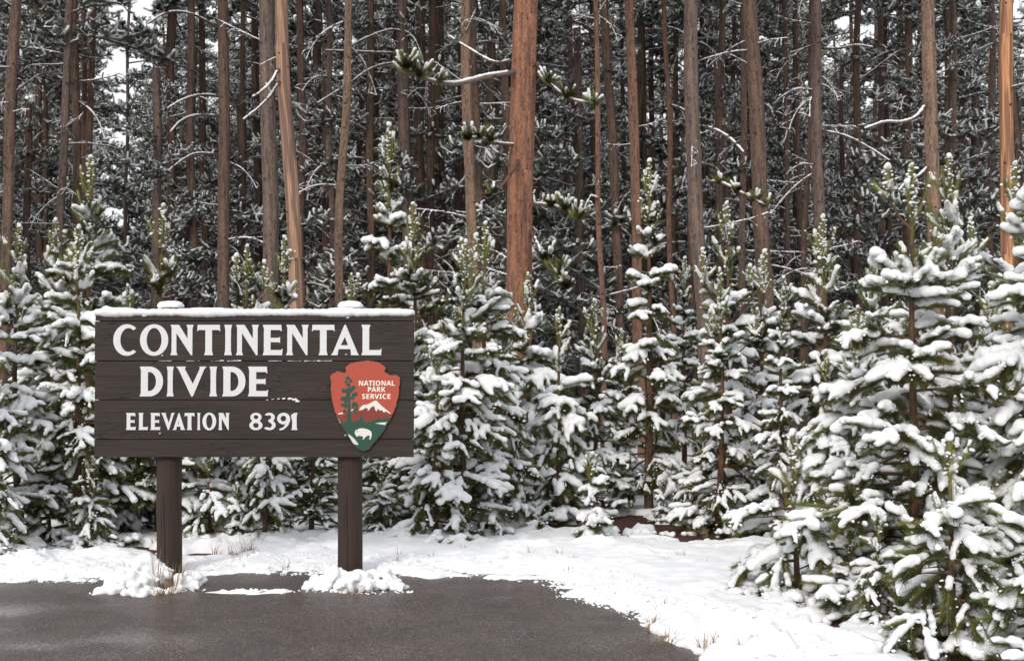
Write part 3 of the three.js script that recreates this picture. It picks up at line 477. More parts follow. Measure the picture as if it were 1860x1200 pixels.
own('K', 'tallest narrow young pine standing alone at the back of the clearing', 1178, 294, 13.2, 0.74, { snow: 1.0 });
own('L', 'young pine with a hanging snow load beside the clearing', 1016, 562, 12.6, 0.62, { snow: 1.25, droop: 1.1 });
own('N', 'tiny young pine standing alone in the open snow', 1077, 828, 11.0, 0.2, { snow: 0.9, droop: 1.0, cell: 0.012 });
own('P', 'young pine with a cluster of upright candles right of the sign', 887, 408, 12.0, 0.8, { leaders: [[-0.2, -0.18, 0.26, 0.2], [-0.08, -0.1, 0.24, -0.1]], droop: 0.95 });
own('Q', 'bright green young pine rising behind the right end of the sign', 736, 372, 12.6, 0.85, { snow: 0.85, droop: 0.45 });
own('T', 'small-crowned green young pine above the left post of the sign', 290, 376, 11.4, 0.7, { snow: 0.75, droop: 0.3 });
own('U', 'leafy young pine with a thin tip close left of the sign', 140, 414, 10.9, 0.85, { snow: 1.0, droop: 0.8 });
// more pines of the thicket from the same growth forms, each its own size
const THICKET = [
  ['H', 'young pine in front of the many-candled pine', 1303, 490, 11.7, 2.1], ['K', 'young pine between the slim pine and the many-candled pine', 1432, 505, 11.2, 4.2], ['P', 'young pine tucked behind the many-candled pine', 1388, 468, 13.4, 0.7],
  ['G', 'young pine behind the pine with the hanging snow load', 1072, 546, 13.2, 1.1], ['N', 'tiny snowy pine at the edge of the bare brown ground', 1200, 872, 12.4, 2.5], ['K', 'tall sparse young pine rising highest behind the right end of the sign', 708, 225, 14.6, 3.3],
  ['G', 'young pine between the sign and the candle cluster pine', 846, 442, 11.5, 5.1], ['L', 'young pine at the right foot of the sign', 792, 620, 11.2, 2.2], ['T', 'small dusted pine behind the middle of the sign', 524, 432, 12.9, 3.9], ['P', 'small pine with one candle over the middle of the sign', 448, 450, 12.2, 1.7],
  ['Q', 'taller young pine behind the leafy pine left of the sign', 172, 285, 12.9, 2.9], ['B', 'narrow young pine left of the leafy pine', 40, 412, 10.9, 0.9], ['U', 'full young pine beside the narrow pine and away from the sign', -40, 430, 10.3, 3.0], ['D', 'small young pine near the left post, standing clear in front of the thicket', 167, 832, 10.6, 4.0],
  ['F', 'small young pine growing beside the asphalt left of the sign', 18, 958, 9.9, 1.3], ['F', 'low young pine seen under the left half of the sign', 385, 800, 11.2, 0.4], ['L', 'low young pine seen under the middle of the sign', 482, 700, 11.0, 5.5], ['N', 'sapling seen under the sign between its posts', 430, 880, 10.9, 2.8],
  ['T', 'young pine seen under the sign near its right post', 566, 640, 11.3, 0.2], ['D', 'small young pine behind the right post of the sign', 694, 850, 11.5, 1.0], ['Q', 'young pine with a dark lower stem just right of the sign', 752, 560, 12.0, 2.4], ['H', 'young pine behind the left end of the sign', 232, 520, 11.6, 3.6],
  ['U', 'young pine hidden behind the left panel of the sign', 335, 590, 12.2, 5.0], ['A', 'broad young pine behind the right half of the sign', 640, 500, 13.4, 1.9], ['L', 'small pine behind the clearing near the thick rust-orange trunk', 960, 500, 15.4, 4.4], ['P', 'snow-heavy pine at the back of the clearing', 905, 540, 15.2, 3.1],
  ['C', 'broad pine behind the twin-tipped pine', 1590, 470, 12.2, 1.2], ['H', 'tall snowy pine behind the snowiest pine and the tall-candled pine', 1850, 300, 11.5, 5.7], ['G', 'young pine behind the tallest narrow pine', 1120, 600, 14.6, 0.3], ['K', 'young pine filling the gap right of the tallest narrow pine', 1245, 470, 14.2, 5.9],
  ['B', 'young pine in the second row behind the left thicket', 90, 400, 13.6, 4.8], ['Q', 'dark lower pine behind the left post of the sign', 280, 640, 12.8, 0.8], ['D', 'small pine at the foot of the left thicket', 95, 800, 10.8, 5.2], ['L', 'snow-heavy pine behind the small pine beside the asphalt', -15, 640, 9.9, 2.0],
  ['U', 'young pine in the back row behind the candle cluster', 820, 560, 13.6, 4.4], ['F', 'low spreading pine under the twin-tipped pine', 1600, 900, 8.9, 2.6], ['F', 'low pine below the pair of tall pines', 1285, 800, 12.6, 4.9], ['E', 'little pine beside the low wide pine', 1545, 960, 8.0, 3.3], ['B', 'full pine behind the low wide pine and the twin-tipped pine', 1560, 560, 9.6, 2.2], ['A', 'dense pine beneath the snowiest pine', 1800, 520, 9.4, 4.1], ['D', 'small pine between the low wide pine and the small drooping pine', 1590, 930, 7.5, 2.0], ['L', 'pine filling the row behind the low wide pine', 1500, 640, 10.4, 0.5],
];
for (const [key, label, px, py, D, turn] of THICKET) { const h = hOf(py, D), s = h / proto[key].h; youngPine(label, undefined, px, D, turn, proto[key], [clamp(s, 0.6, 1.15), s]); }
console.log('young pines built');

// ------------------------------------------------------------------ the sign
const SD = 9.2, SX = -((930 - 461.5) / F * SD), mpp = SD / F;                 // sign distance, centre x, metres per photograph pixel
const sx = (px) => (px - 461.5) * mpp, sy = (py) => 1.6 + (660 - py) * mpp;
const sign = thing('park_sign', 'dark brown plank sign with white lettering on two round posts, snow along its top', 'sign', [SX, 0, -SD]);
const woodTone = (i, j, s) => { const g = vn(i / 60, j / 2.2, s) * 0.5 + vn(i / 22, j / 1.1, s + 4) * 0.3 + vn(i / 150, j / 12, s + 9) * 0.6; return { g, scuff: smooth(0.42, 0.62, vn(i / 16, j / 3.5, s + 20)) * smooth(0.1, 0.5, vn(i / 90, j / 60, s + 30)) }; };
const plankMap = texture(1024, 256, (i, j) => { const t = woodTone(i, j, 2), v = 0.176 + 0.05 * t.g + 0.014 * hash3(i, j, 1) - 0.08 * t.scuff; return [v * 1.06, v * 0.84, v * 0.73]; }, true);
const plankBump = texture(1024, 256, (i, j) => { const t = woodTone(i, j, 2); return 0.55 + 0.25 * t.g - 0.3 * t.scuff; });
const PLANK = new THREE.MeshStandardMaterial({ map: plankMap, bumpMap: plankBump, bumpScale: 0.004, roughness: 0.72 });
const rows = [571, 583, 655.5, 726, 797.5, 830], face = 0.0;
for (let k = 0; k < 5; k++) {
  const y1 = sy(rows[k]), y0 = sy(rows[k + 1]), H = y1 - y0 - 0.004, g = new RoundedBoxGeometry(579 * mpp + (k % 2 ? 0.004 : 0), H, 0.045, 3, 0.004);
  const p = g.attributes.position, u = g.attributes.uv; for (let q = 0; q < p.count; q++) u.setXY(q, p.getX(q) / 2.6 + k * 0.37, (p.getY(q) + p.getZ(q)) / 0.6 + k * 0.29);
  const m = mesh('plank', g, PLANK, sign); m.position.set(0, (y0 + y1) / 2, -0.0225 + [0, 0.002, -0.001, 0.0015, -0.001][k]);
}
{ const m = mesh('backing_board', new RoundedBoxGeometry(579 * mpp - 0.03, sy(571) - sy(830) - 0.02, 0.012, 2, 0.003), PLANK, sign); m.position.set(0, (sy(571) + sy(830)) / 2, -0.054); }
const postTone = (i, j) => { const [a, b] = ring(i, 256, 5); return { g: vn(a * 2, b * 2, j / 60) * 0.5 + vn(a * 5, b * 5, j / 25) * 0.3, crack: smooth(0.5, 0.66, vn(a * 1.6 + 4, b * 1.6, j / 160)) }; };
const POST = new THREE.MeshStandardMaterial({ roughness: 0.8, bumpScale: 0.008, map: texture(256, 512, (i, j) => { const t = postTone(i, j), v = 0.21 + 0.05 * t.g - 0.1 * t.crack; return [v * 1.06, v * 0.8, v * 0.68]; }, true), bumpMap: texture(256, 512, (i, j) => { const t = postTone(i, j); return 0.6 + 0.2 * t.g - 0.5 * t.crack; }) });
POST.map.repeat.set(1.66, 0.5); POST.bumpMap.repeat.set(1.66, 0.5);
for (const [px, seed] of [[300, 1], [632, 2]]) {
  const pts = []; for (let k = 0; k <= 20; k++) pts.push(V(0.004 * vn(k * 0.3, seed, 1), lerp(-0.15, sy(558), k / 20), 0));
  const m = mesh('post', new Build().tube(pts, [0.094, 0.092], 28, 0.012).geo(), POST, sign); m.position.set(sx(px), 0, -0.14);
  const y = sy(557), caps = [cap([-0.05, y + 0.006, -0.01], [0.05, y + 0.008, 0.0], 0.045, 0.042, 0.5), cap([-0.02, y + 0.018, 0.03], [0.03, y + 0.02, -0.04], 0.05, 0.05, 0.55), cap([-0.045, y + 0.008, 0.035], [0.045, y + 0.01, 0.04], 0.036, 0.036, 0.6)];
  mesh('post_snow', snowGeo(caps, 0.008, 0.03, 0.004, 30), SNOW, m);
}
{ // snow lying along the top board
  const caps = [], w = 579 * mpp / 2, y = sy(571), r = rngOf(9), N = 46;
  for (let k = 0; k < N; k++) { const x0 = lerp(-w + 0.012, w - 0.012, k / N), x1 = lerp(-w + 0.012, w - 0.012, (k + 1) / N), e = Math.min(1, Math.min(k + 1, N - k) / 2.5), q = (0.0265 + 0.005 * vn(k * 0.35, 1, 1)) * (0.75 + 0.25 * e); for (const z of [-0.006, -0.034]) caps.push(cap([x0, y + 0.014, z], [x1, y + 0.014 + 0.005 * r(), z], q, q, 1)); }
  mesh('snow_ridge', snowGeo(caps, 0.009, 0.02, 0.004, 26), SNOW, sign);
  const bits = []; for (const [px, py, s] of [[262, 573, 0.012], [636, 572, 0.01], [632, 577, 0.008], [486, 726, 0.005], [496, 725, 0.006], [506, 724.5, 0.007], [516, 724, 0.008], [527, 724, 0.009], [536, 725.5, 0.011], [541, 729, 0.009], [300, 655.4, 0.0042], [350, 655.4, 0.005], [395, 655.4, 0.0045], [425, 655.4, 0.005], [500, 655.4, 0.005], [535, 655.4, 0.005], [565, 655.4, 0.005], [590, 655.4, 0.0045]]) bits.push(cap([sx(px) - (py > 650 && py < 660 ? 0.05 : 0.008), sy(py), 0.002], [sx(px) + (py > 650 && py < 660 ? 0.05 : 0.008), sy(py) + 0.002, 0.002], s, s * 0.8, 0.8));
  mesh('snow_bits', snowGeo(bits, 0.005, 0.006, 0.002, 60), SNOW, sign, 'stuff');
}
// lettering: each glyph drawn as an outline in units of its own height
const P2 = (a) => a.map(([x, y]) => new THREE.Vector2(x, y));
const ell = (cx, cy, rx, ry, a0, a1, n = 28) => Array.from({ length: n + 1 }, (_, k) => { const a = (a0 + (a1 - a0) * k / n) * Math.PI / 180; return [cx + rx * Math.cos(a), cy + ry * Math.sin(a)]; });
function glyph(c, w, s) {                                   // w: width, s: stem, both in heights
  const f = s * 0.17, t = s * 0.78; let out, holes = [];
  if (c === 'I' || c === '1') out = [[-f, 0], [s + f, 0], [s * 1.0, 0.14], [s * 0.97, 0.5], [s, 0.86], [s + f, 1], c === '1' ? [s * 0.4, 1] : [-f, 1], c === '1' ? [-s * 0.25, 0.86] : [0, 0.86], [s * 0.03, 0.5], [0, 0.14]];
  if (c === 'N') { const a = s * 0.72, dd = s * 1.1, m = -1 / (w - 0.05); out = [[-f, 0], [a + f, 0], [a, 0.12], [a, 1 + m * a - 0.02], [w - 0.05, 0], [w, 0], [w, 0.88], [w + f, 1], [w - a - f, 1], [w - a, 0.88], [w - a, 1 + m * (w - a - dd) * 1.02], [dd, 1], [-f, 1], [0, 0.9], [0, 0.12]]; }
  if (c === 'T') { const m = w / 2; out = [[m - s / 2 - f, 0], [m + s / 2 + f, 0], [m + s / 2, 0.14], [m + s / 2, 1 - t], [w - 0.06, 1 - t], [w, 1 - t - 0.05], [w - 0.015, 1], [0.015, 1], [0, 1 - t - 0.05], [0.06, 1 - t], [m - s / 2, 1 - t], [m - s / 2, 0.14]]; }
  if (c === 'E') { const q = w * 0.86; out = [[-f, 0], [w - 0.02, 0], [w, t + 0.05], [w - 0.06, t], [s, t], [s, 0.5 - t * 0.42], [q - 0.05, 0.5 - t * 0.42], [q, 0.5 - t * 0.42 - 0.03], [q, 0.5 + t * 0.42 + 0.03], [q - 0.05, 0.5 + t * 0.42], [s, 0.5 + t * 0.42], [s, 1 - t], [w - 0.1, 1 - t], [w - 0.03, 1 - t - 0.05], [w - 0.05, 1], [-f, 1], [0, 0.88], [0, 0.12]]; }
  if (c === 'L') out = [[-f, 0], [w - 0.015, 0], [w, t + 0.05], [w - 0.06, t], [s, t], [s, 0.88], [s + f, 1], [-f, 1], [0, 0.88], [0, 0.12]];
  if (c === 'A') { const m = w / 2, a = s * 0.52, xi = (y) => m - a * 0.3 - (m - s * 0.95) * (1 - y), yb = 0.2, yt = 0.2 + t * 0.75; out = [[-f, 0], [s * 0.82, 0], [s * 0.86 + 0.02, yb], [w - s * 1.1, yb], [w - s * 1.12 + 0.02, 0], [w + f, 0], [w - 0.02, 0.1], [m + a * 0.2, 1], [m - a * 0.2, 1], [0.03, 0.1]]; holes = [[[s * 0.86 + 0.075 + 0.02, yt], [w - s * 1.1 - 0.085, yt], [m - 0.005, 0.6]]]; }
  if (c === 'V') { const m = w / 2 + 0.03, a = s * 0.12; out = [[m - a, 0], [m + a, 0], [w - 0.04, 0.9], [w + f, 1], [w - s * 0.82, 1], [w - s * 0.8, 0.92], [m + 0.02, 0.42], [s * 1.06, 0.92], [s * 1.06 + f, 1], [-f, 1], [0.04, 0.9]]; }
  if (c === 'O') { out = ell(w / 2, 0.5, w / 2, 0.52, 0, 360, 48).slice(0, -1); holes = [ell(w / 2, 0.5, w / 2 - s, 0.52 - t * 0.72, 0, 360, 40).slice(0, -1)]; }
  if (c === 'C') { out = [...ell(w * 0.54, 0.5, w * 0.54, 0.52, 48, 312, 40), ...ell(w * 0.6, 0.5, w * 0.6 - s * 1.05, 0.52 - t * 0.75, 306, 54, 36)]; }
  if (c === 'D') { const rx = w * 0.62; out = [[-f, 0], ...ell(w - rx, 0.5, rx, 0.5, -90, 90, 28), [-f, 1], [0, 0.88], [0, 0.12]]; const ri = rx - s; holes = [[[s, t], ...ell(w - rx, 0.5, ri, 0.5 - t, -90, 90, 22), [s, 1 - t]]]; }
  if (c === '8') { out = [...ell(w / 2, 0.27, w / 2, 0.28, 132, 408, 30), ...ell(w / 2, 0.75, w * 0.43, 0.26, -48, 228, 30)]; holes = [ell(w / 2, 0.27, w / 2 - s, 0.15, 0, 360, 24).slice(0, -1), ell(w / 2, 0.755, w * 0.43 - s * 0.9, 0.12, 0, 360, 24).slice(0, -1)]; }
  if (c === '3') { const cx = w * 0.42; out = [...ell(cx, 0.28, w * 0.58, 0.29, -148, 52, 26), ...ell(cx, 0.75, w * 0.5, 0.26, -42, 148, 26), ...ell(cx, 0.75, w * 0.5 - s, 0.13, 140, -70, 18), [w * 0.34, 0.6], [w * 0.34, 0.48], ...ell(cx, 0.28, w * 0.58 - s, 0.15, 70, -140, 18)]; }
  if (c === '9') { out = [...ell(w / 2, 0.67, w / 2, 0.34, -8, 285, 36), [w * 0.66, 0.36], [w * 0.5, 0.17], [w * 0.16, 0.06], [w * 0.2, -0.02], [w * 0.5, 0.02], [w * 0.84, 0.26], [w * 0.99, 0.52]]; holes = [ell(w * 0.48, 0.67, w / 2 - s, 0.34 - t, 0, 360, 26).slice(0, -1)]; }
  const sh = new THREE.Shape(P2(out)); for (const h of holes) sh.holes.push(new THREE.Path(P2(h)));
  return new THREE.ExtrudeGeometry(sh, { depth: 1, bevelEnabled: false });
}
const paintMap = texture(256, 256, (i, j) => { const v = 0.88 + 0.03 * vn(i / 20, j / 20, 1) + 0.008 * hash3(i, j, 2) - 0.1 * smooth(0.55, 0.75, vn(i / 7, j / 11, 6)) * smooth(0.1, 0.5, vn(i / 50, j / 50, 3)); return [v * 0.985, v * 0.99, v]; }, true); paintMap.repeat.set(3, 3);
const PAINT = new THREE.MeshStandardMaterial({ map: paintMap, roughness: 0.6 });
const crop = (x) => 150 + x * 0.3387, cropY = (y) => 520 + y * 0.3387;
function line(y0, y1, stem, list) { for (const [c, x0, x1] of list) { const H = (y1 - y0) * mpp, f = stem * 0.17 * (y1 - y0), in0 = 'INELDA1'.includes(c) ? (c === '1' ? 0 : f) : 0, in1 = 'INA'.includes(c) ? f : 0, w = (x1 - x0 - in0 - in1) / (y1 - y0), m = mesh('letter', glyph(c, w, c === 'I' || c === '1' ? w : stem), PAINT, sign); m.scale.set(H, H, 0.006); m.position.set(sx(x0 + in0), sy(y1), -0.0005); } }
line(589.7, 644.9, 0.22, [['C', 205.4, 251.5], ['O', 253.9, 305.3], ['N', 309.3, 351.2], ['T', 357.8, 399.7], ['I', 406.7, 421.4], ['N', 428.4, 469.8], ['E', 477, 513.3], ['N', 519.6, 560.5], ['T', 566.3, 607.7], ['A', 601.2, 652], ['L', 656.3, 693]]);
line(665.5, 719.6, 0.235, [['D', 254, 296.4], ['I', 302.4, 316.3], ['V', 322.3, 373], ['I', 380.3, 394.9], ['D', 403.8, 446], ['E', 450.6, 487.4]]);
line(749.5, 780.3, 0.22, [['E', 229.8, 247.7], ['L', 252.3, 269.6], ['E', 274, 292], ['V', 294.4, 317.3], ['A', 314.3, 337.2], ['T', 335.8, 354.1], ['I', 358.5, 365], ['O', 368.4, 393.3], ['N', 397.3, 417.4], ['8', 453.6, 477.4], ['3', 481.4, 501.3], ['9', 503.9, 527.5], ['1', 531.1, 539.5]]);
const STEEL = new THREE.MeshStandardMaterial({ color: new THREE.Color().setRGB(0.32, 0.32, 0.33), metalness: 0.7, roughness: 0.5 });
for (const [x, y] of [[428, 372], [1414, 366], [419, 788], [1412, 798]]) { const m = mesh('bolt', new THREE.LatheGeometry(P2([[0.0001, 0.008], [0.006, 0.0075], [0.0095, 0.0045], [0.0105, 0]]), 14), STEEL, sign); m.rotation.x = Math.PI / 2; m.position.set(sx(crop(x)), sy(cropY(y)), 0.0065); }
{ // arrowhead emblem: a thick cut-out plate with a printed face
  const O = [[245, 165], [300, 125], [400, 103], [480, 98], [560, 103], [640, 125], [690, 165], [703, 190], [682, 215], [720, 245], [765, 262], [820, 258], [860, 285], [864, 330], [850, 400], [850, 480], [825, 560], [817, 620], [790, 690], [740, 780], [692, 870], [640, 950], [560, 1040], [500, 1110], [450, 1126], [395, 1105], [360, 1070], [310, 1000], [250, 910], [190, 820], [143, 730], [115, 640], [98, 570], [86, 500], [75, 400], [80, 330], [66, 280], [95, 245], [150, 215], [190, 230], [235, 240], [254, 210], [238, 180]];
  const q = 0.15839 * mpp, X = (x) => sx(590) + x * q, Yy = (y) => sy(640) - y * q, jag = rngOf(4), pts = [];
  O.forEach((p, k) => { const n = O[(k + 1) % O.length], L = Math.hypot(n[0] - p[0], n[1] - p[1]), m = Math.max(1, Math.round(L / 26)); for (let e = 0; e < m; e++) pts.push([lerp(p[0], n[0], e / m) + (jag() - 0.5) * 7, lerp(p[1], n[1], e / m) + (jag() - 0.5) * 7]); });
  const cv = document.createElement('canvas'); cv.width = 947; cv.height = 1200; const c = cv.getContext('2d'), poly = (col, a) => { c.fillStyle = col; c.beginPath(); a.forEach(([x, y], k) => k ? c.lineTo(x, y) : c.moveTo(x, y)); c.closePath(); c.fill(); };
  c.fillStyle = '#b24c38'; c.fillRect(0, 0, 947, 1200);
  poly('#823428', [[100, 705], [220, 700], [390, 668], [470, 620], [585, 560], [690, 640], [780, 700], [800, 720], [760, 850], [100, 850]]);
  poly('#1f4a3a', [[120, 760], [200, 790], [300, 800], [380, 775], [400, 770], [415, 720], [428, 712], [440, 725], [445, 785], [480, 800], [540, 785], [600, 755], [660, 760], [740, 745], [800, 760], [800, 1200], [120, 1200]]);
  poly('#e4e2d8', [[398, 662], [405, 635], [440, 602], [500, 590], [535, 572], [580, 548], [605, 556], [640, 595], [700, 645], [770, 700], [748, 698], [700, 672], [684, 688], [655, 655], [640, 668], [612, 640], [598, 676], [580, 650], [572, 612], [540, 622], [512, 655], [495, 672], [500, 640], [470, 632], [440, 655]]);
  poly('#e4e2d8', [[148, 707], [170, 692], [215, 682], [224, 697], [190, 706]]); poly('#e4e2d8', [[578, 808], [640, 800], [718, 796], [692, 828], [660, 822]]);
  poly('#1f4a3a', [[262, 700], [268, 560], [282, 330], [294, 330], [300, 560], [306, 700], [318, 860], [250, 860]]);
  const rr = rngOf(31); c.fillStyle = '#1f4a3a';
  for (const [x, y, w, h] of [[272, 300, 34, 26], [250, 335, 26, 22], [300, 325, 18, 26], [262, 372, 36, 18], [330, 400, 34, 32], [236, 440, 38, 42], [290, 440, 50, 40], [350, 480, 40, 34], [215, 530, 40, 26], [270, 520, 60, 48], [320, 520, 30, 26], [225, 590, 40, 34], [255, 620, 45, 30], [350, 600, 42, 44], [335, 660, 34, 40], [230, 670, 30, 20], [370, 640, 24, 30], [360, 685, 30, 16]]) for (let k = 0; k < 7; k++) { c.beginPath(); c.ellipse(x + (rr() - 0.5) * w, y + (rr() - 0.5) * h, w * (0.35 + 0.25 * rr()), h * (0.35 + 0.25 * rr()), rr() * 3, 0, 6.3); c.fill(); }
  poly('#e4e2d8', [[302, 662], [320, 648], [340, 648], [330, 660], [310, 668]]);
  poly('#e4e2d8', [[348, 915], [356, 888], [378, 880], [400, 868], [440, 864], [490, 874], [530, 895], [544, 920], [540, 960], [528, 996], [514, 990], [524, 955], [505, 945], [480, 958], [462, 975], [450, 995], [440, 988], [446, 965], [420, 950], [405, 958], [398, 940], [380, 962], [362, 950]]);
  poly('#20463a', [[366, 902], [380, 894], [392, 900], [376, 908]]);
  poly('#d9d8d2', [[268, 930], [300, 945], [345, 985], [392, 1045], [382, 1056], [340, 1045], [300, 995]]); poly('#c9c2ba', [[140, 735], [165, 765], [188, 805], [180, 812], [150, 765]]);
  c.fillStyle = '#f0ece2'; c.textAlign = 'center';
  for (const [txt, x, y, w] of [['NATIONAL', 597, 378, 420], ['PARK', 594, 450, 208], ['SERVICE', 595, 529, 336]]) { c.save(); c.font = 'bold 78px sans-serif'; const m = c.measureText(txt).width; c.translate(x, y); c.scale(w / m, 1); c.fillText(txt, 0, 0); c.restore(); }
  const wear = rngOf(8); for (let k = 0; k < 900; k++) { c.fillStyle = wear() < 0.5 ? 'rgba(40,30,25,0.10)' : 'rgba(235,225,215,0.08)'; const x = wear() * 947, y = wear() * 1200; c.fillRect(x, y, 2 + 8 * wear(), 2 + 14 * wear()); }
  const tx = new THREE.CanvasTexture(cv); tx.colorSpace = THREE.SRGBColorSpace;
  const sh = new THREE.Shape(P2(pts.map(([x, y]) => [X(x), Yy(y)]))), em = mesh('arrowhead_emblem', new THREE.ExtrudeGeometry(sh, { depth: 0.012, bevelEnabled: true, bevelSize: 0.003, bevelThickness: 0.003, bevelSegments: 1 }), new THREE.MeshStandardMaterial({ color: new THREE.Color().setRGB(0.16, 0.075, 0.055), roughness: 0.7 }), sign);
  em.position.z = 0.005; tag(em, 'red and green arrowhead emblem plate');
  const fg = new THREE.ShapeGeometry(new THREE.Shape(P2(pts.map(([x, y]) => [X(x), Yy(y)])))), p = fg.attributes.position, u = fg.attributes.uv;
  for (let k = 0; k < p.count; k++) u.setXY(k, (p.getX(k) - X(0)) / (947 * q), 1 - (Yy(0) - p.getY(k)) / (1200 * q));
  const face2 = mesh('emblem_print', fg, new THREE.MeshStandardMaterial({ map: tx, roughness: 0.55 }), em); face2.position.z = 0.0165;
}

// ------------------------------------------------------------------ snow mounds and dry grass at the posts
function mound(label, blobs, seed) {
  const r = rngOf(seed), caps = []; for (const [px, py, s, hgt, n] of blobs) { const D = groundD(py), x = atX(px, D); for (let k = 0; k < n; k++) { const a = r() * 6.283, q = s * Math.sqrt(r()), y = hgt * (0.25 + 0.75 * r()) * (1 - 0.5 * q / s), X = x + Math.cos(a) * q, Z = -D + Math.sin(a) * q * 0.7, e = 0.018 + 0.02 * r(); caps.push(cap([X, 0.012, Z], [X + (r() - 0.5) * 0.03, y, Z + (r() - 0.5) * 0.03], e * 1.05, e, 0.95)); const l = 0.03 + 0.05 * r(), b = r() * 6.283; caps.push(cap([X, y, Z], [X + Math.cos(b) * l, y - 0.02, Z + Math.sin(b) * l], e, e * 0.8, 0.85)); } }
  return tag(mesh('snow_mound', snowGeo(caps, 0.009, 0.012, 0.009, 30), SNOW, scene), label, 'snow mound');
}
mound('lumpy snow mound heaped against the left post, dry grass in it', [[205, 1074, 0.1, 0.06, 9], [240, 1068, 0.17, 0.16, 34], [272, 1060, 0.13, 0.26, 26], [262, 1078, 0.12, 0.07, 10], [330, 1070, 0.12, 0.09, 9], [345, 1062, 0.08, 0.11, 6]], 3);
mound('lumpy snow mound at the foot of the right post', [[580, 1066, 0.08, 0.1, 10], [605, 1062, 0.1, 0.14, 12], [650, 1070, 0.15, 0.13, 30], [692, 1064, 0.12, 0.14, 24], [720, 1068, 0.07, 0.05, 6]], 5);
const STRAW = new THREE.MeshStandardMaterial({ color: new THREE.Color().setRGB(0.3, 0.185, 0.09), roughness: 0.9, side: THREE.DoubleSide });
function blades(list, r) {
  const p = [], idx = []; for (const [x, y, z, h, n, spread] of list) for (let k = 0; k < n; k++) {
    const a = r() * 6.283, q = spread * 0.4 * Math.sqrt(r()), l = h * (0.5 + 0.7 * r()), t = (0.15 + 0.75 * r()), w = 0.0022 + 0.0016 * r(), ox = x + Math.cos(a) * q, oz = z + Math.sin(a) * q, f = r() * 6.283, cx = Math.cos(f) * w, cz = Math.sin(f) * w; let b = p.length / 3;
    for (let s = 0; s < 4; s++) { const u = s / 3, e = spread * t * u * u, X = ox + Math.cos(a) * e, Yv = y + l * (u - 0.3 * t * u * u), Z = oz + Math.sin(a) * e, q2 = 1 - 0.85 * u; p.push(X - cx * q2, Yv, Z - cz * q2, X + cx * q2, Yv, Z + cz * q2); }
    for (let s = 0; s < 3; s++) { const o = b + s * 2; idx.push(o, o + 1, o + 2, o + 1, o + 3, o + 2); }
  }
  const g = new THREE.BufferGeometry(); g.setAttribute('position', new THREE.Float32BufferAttribute(p, 3)); g.setIndex(idx); g.computeVertexNormals(); return g;
}
const tuft = (px, py, h, n, sp) => { const D = groundD(py); return [atX(px, D), 0.005, -D, h, n, sp]; };
tag(mesh('grass_tuft', blades([tuft(318, 1072, 0.2, 50, 0.16), tuft(288, 1066, 0.28, 26, 0.12), tuft(338, 1066, 0.16, 30, 0.14), tuft(300, 1078, 0.09, 40, 0.18), tuft(240, 1080, 0.06, 30, 0.2)], rngOf(2)), STRAW, scene), 'dry straw-coloured grass tuft at the foot of the left post', 'grass', null, 'stuff');
{
  const r = rngOf(44), list = [tuft(1185, 1142, 0.1, 40, 0.1), tuft(630, 1082, 0.05, 30, 0.25), tuft(760, 970, 0.14, 30, 0.2), tuft(460, 1003, 0.18, 30, 0.2), tuft(440, 1006, 0.18, 20, 0.2), tuft(410, 985, 0.2, 20, 0.2), tuft(620, 985, 0.1, 20, 0.2), tuft(1210, 1165, 0.08, 40, 0.2)];
  for (let k = 0; k < 120; k++) { const px = -20 + 1500 * r(), py = 965 + 80 * r(), D = groundD(py), x = atX(px, D); if (edgeDistance(x, -D) < 0.15) continue; list.push([x, 0.01, -D, 0.05 + 0.12 * r() * r(), 5 + Math.floor(9 * r()), 0.06]); }
  for (let k = 0; k < 18; k++) { const px = 1180 + 320 * r(), py = 1090 + 105 * r(), D = groundD(py), x = atX(px, D); if (edgeDistance(x, -D) < 0.05) continue; list.push([x, 0.01, -D, 0.06 + 0.08 * r(), 12, 0.08]); }
  tag(mesh('dry_grass', blades(list, r), STRAW, scene), 'sparse dry grass blades poking through the snow', 'grass', null, 'stuff');
}

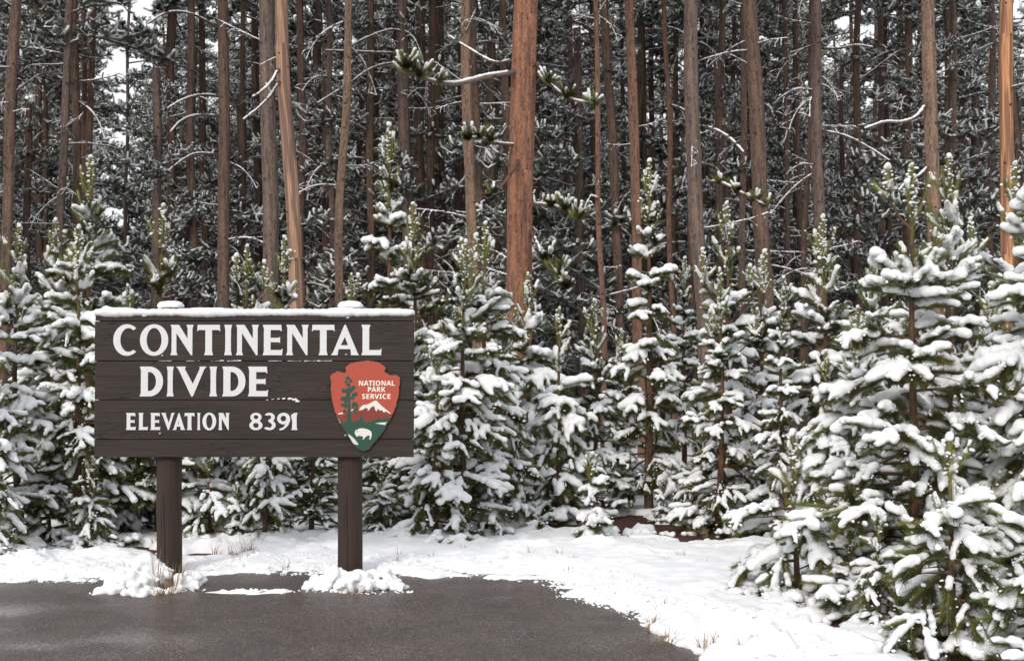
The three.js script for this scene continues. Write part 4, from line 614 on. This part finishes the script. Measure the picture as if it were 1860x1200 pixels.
{ // lumps of snow lying on low plants and stones, dark gaps between them
  const r = rngOf(90), regions = [[1190, 1500, 1082, 1215, 150, 0.085], [-60, 240, 1008, 1050, 80, 0.075], [370, 625, 966, 1003, 70, 0.085], [690, 980, 958, 990, 60, 0.075], [985, 1340, 966, 976, 22, 0.05], [1480, 1850, 1060, 1200, 70, 0.08]];
  for (const [x0, x1, y0, y1, n, size] of regions) {
    const caps = []; for (let k = 0; k < n; k++) { const D = groundD(lerp(y0, y1, r())), x = atX(lerp(x0, x1, r()), D), e = edgeDistance(x, -D); if (e < 0.03) continue; const m = 1 + Math.floor(3 * r()); let X = x, Z = -D; for (let q = 0; q < m; q++) { const s = size * (0.35 + 0.75 * r() * r()), a = r() * 6.283, nx = X + Math.cos(a) * s, nz = Z + Math.sin(a) * s, yy = s * (0.25 + 0.5 * r()); caps.push(cap([X, yy, Z], [nx, yy * (0.6 + 0.5 * r()), nz], s, s * 0.8, 0.7)); X = nx; Z = nz; } }
    tag(mesh('snow_lumps', snowGeo(caps, 0.014, 0.02, 0.008, 20), SNOW, scene), 'lumpy snow heaped over low plants at the edge of the trees', 'snow', null, 'stuff');
  }
}
{ // loose crumbs of snow along the ragged rim of the snow and round the mounds
  const r = rngOf(61), list = [];
  const drop = (x, z, s) => list.push(new THREE.Matrix4().compose(V(x, Math.max(0.006, snowHeight(x, z)) + s * 0.25, z), new THREE.Quaternion().setFromEuler(new THREE.Euler(r() * 0.5, r() * 6, r() * 0.5)), V(s * (0.8 + 0.8 * r()), s * (0.6 + 0.4 * r()), s * (0.8 + 0.8 * r()))));
  for (let k = 0; k < 26000 && list.length < 3000; k++) { const z = -6 - 4.2 * r(), x = -4.6 + 8.4 * r(), e = edgeDistance(x, z); if (e < 0.02 || e > 0.75) continue; if (vn(x * 3, 2, z * 3) + 0.6 * r() < -0.15) continue; drop(x, z, 0.004 + 0.02 * r() * r() * r() * (e > 0.05 ? 1.4 : 0.6)); }
  for (const [px, py, n, sp] of [[240, 1074, 30, 0.3], [330, 1072, 20, 0.2], [590, 1072, 20, 0.15], [680, 1076, 30, 0.3], [480, 1073, 60, 0.36]]) { const D = groundD(py); for (let k = 0; k < n; k++) drop(atX(px, D) + (r() + r() - 1) * sp, -D + (r() + r() - 1) * 0.07, 0.004 + 0.011 * r() * r()); }
  const m = instanced('snow_crumbs', CRUMB, SNOW, list, scene); tag(m, 'loose crumbs of snow along the edge of the asphalt', 'snow', null, 'stuff');
}

const renderer = new THREE.WebGLRenderer({ antialias: true });
renderer.toneMapping = THREE.LinearToneMapping; renderer.toneMappingExposure = EXPOSURE; renderer.shadowMap.enabled = true;
renderer.render(scene, camera);
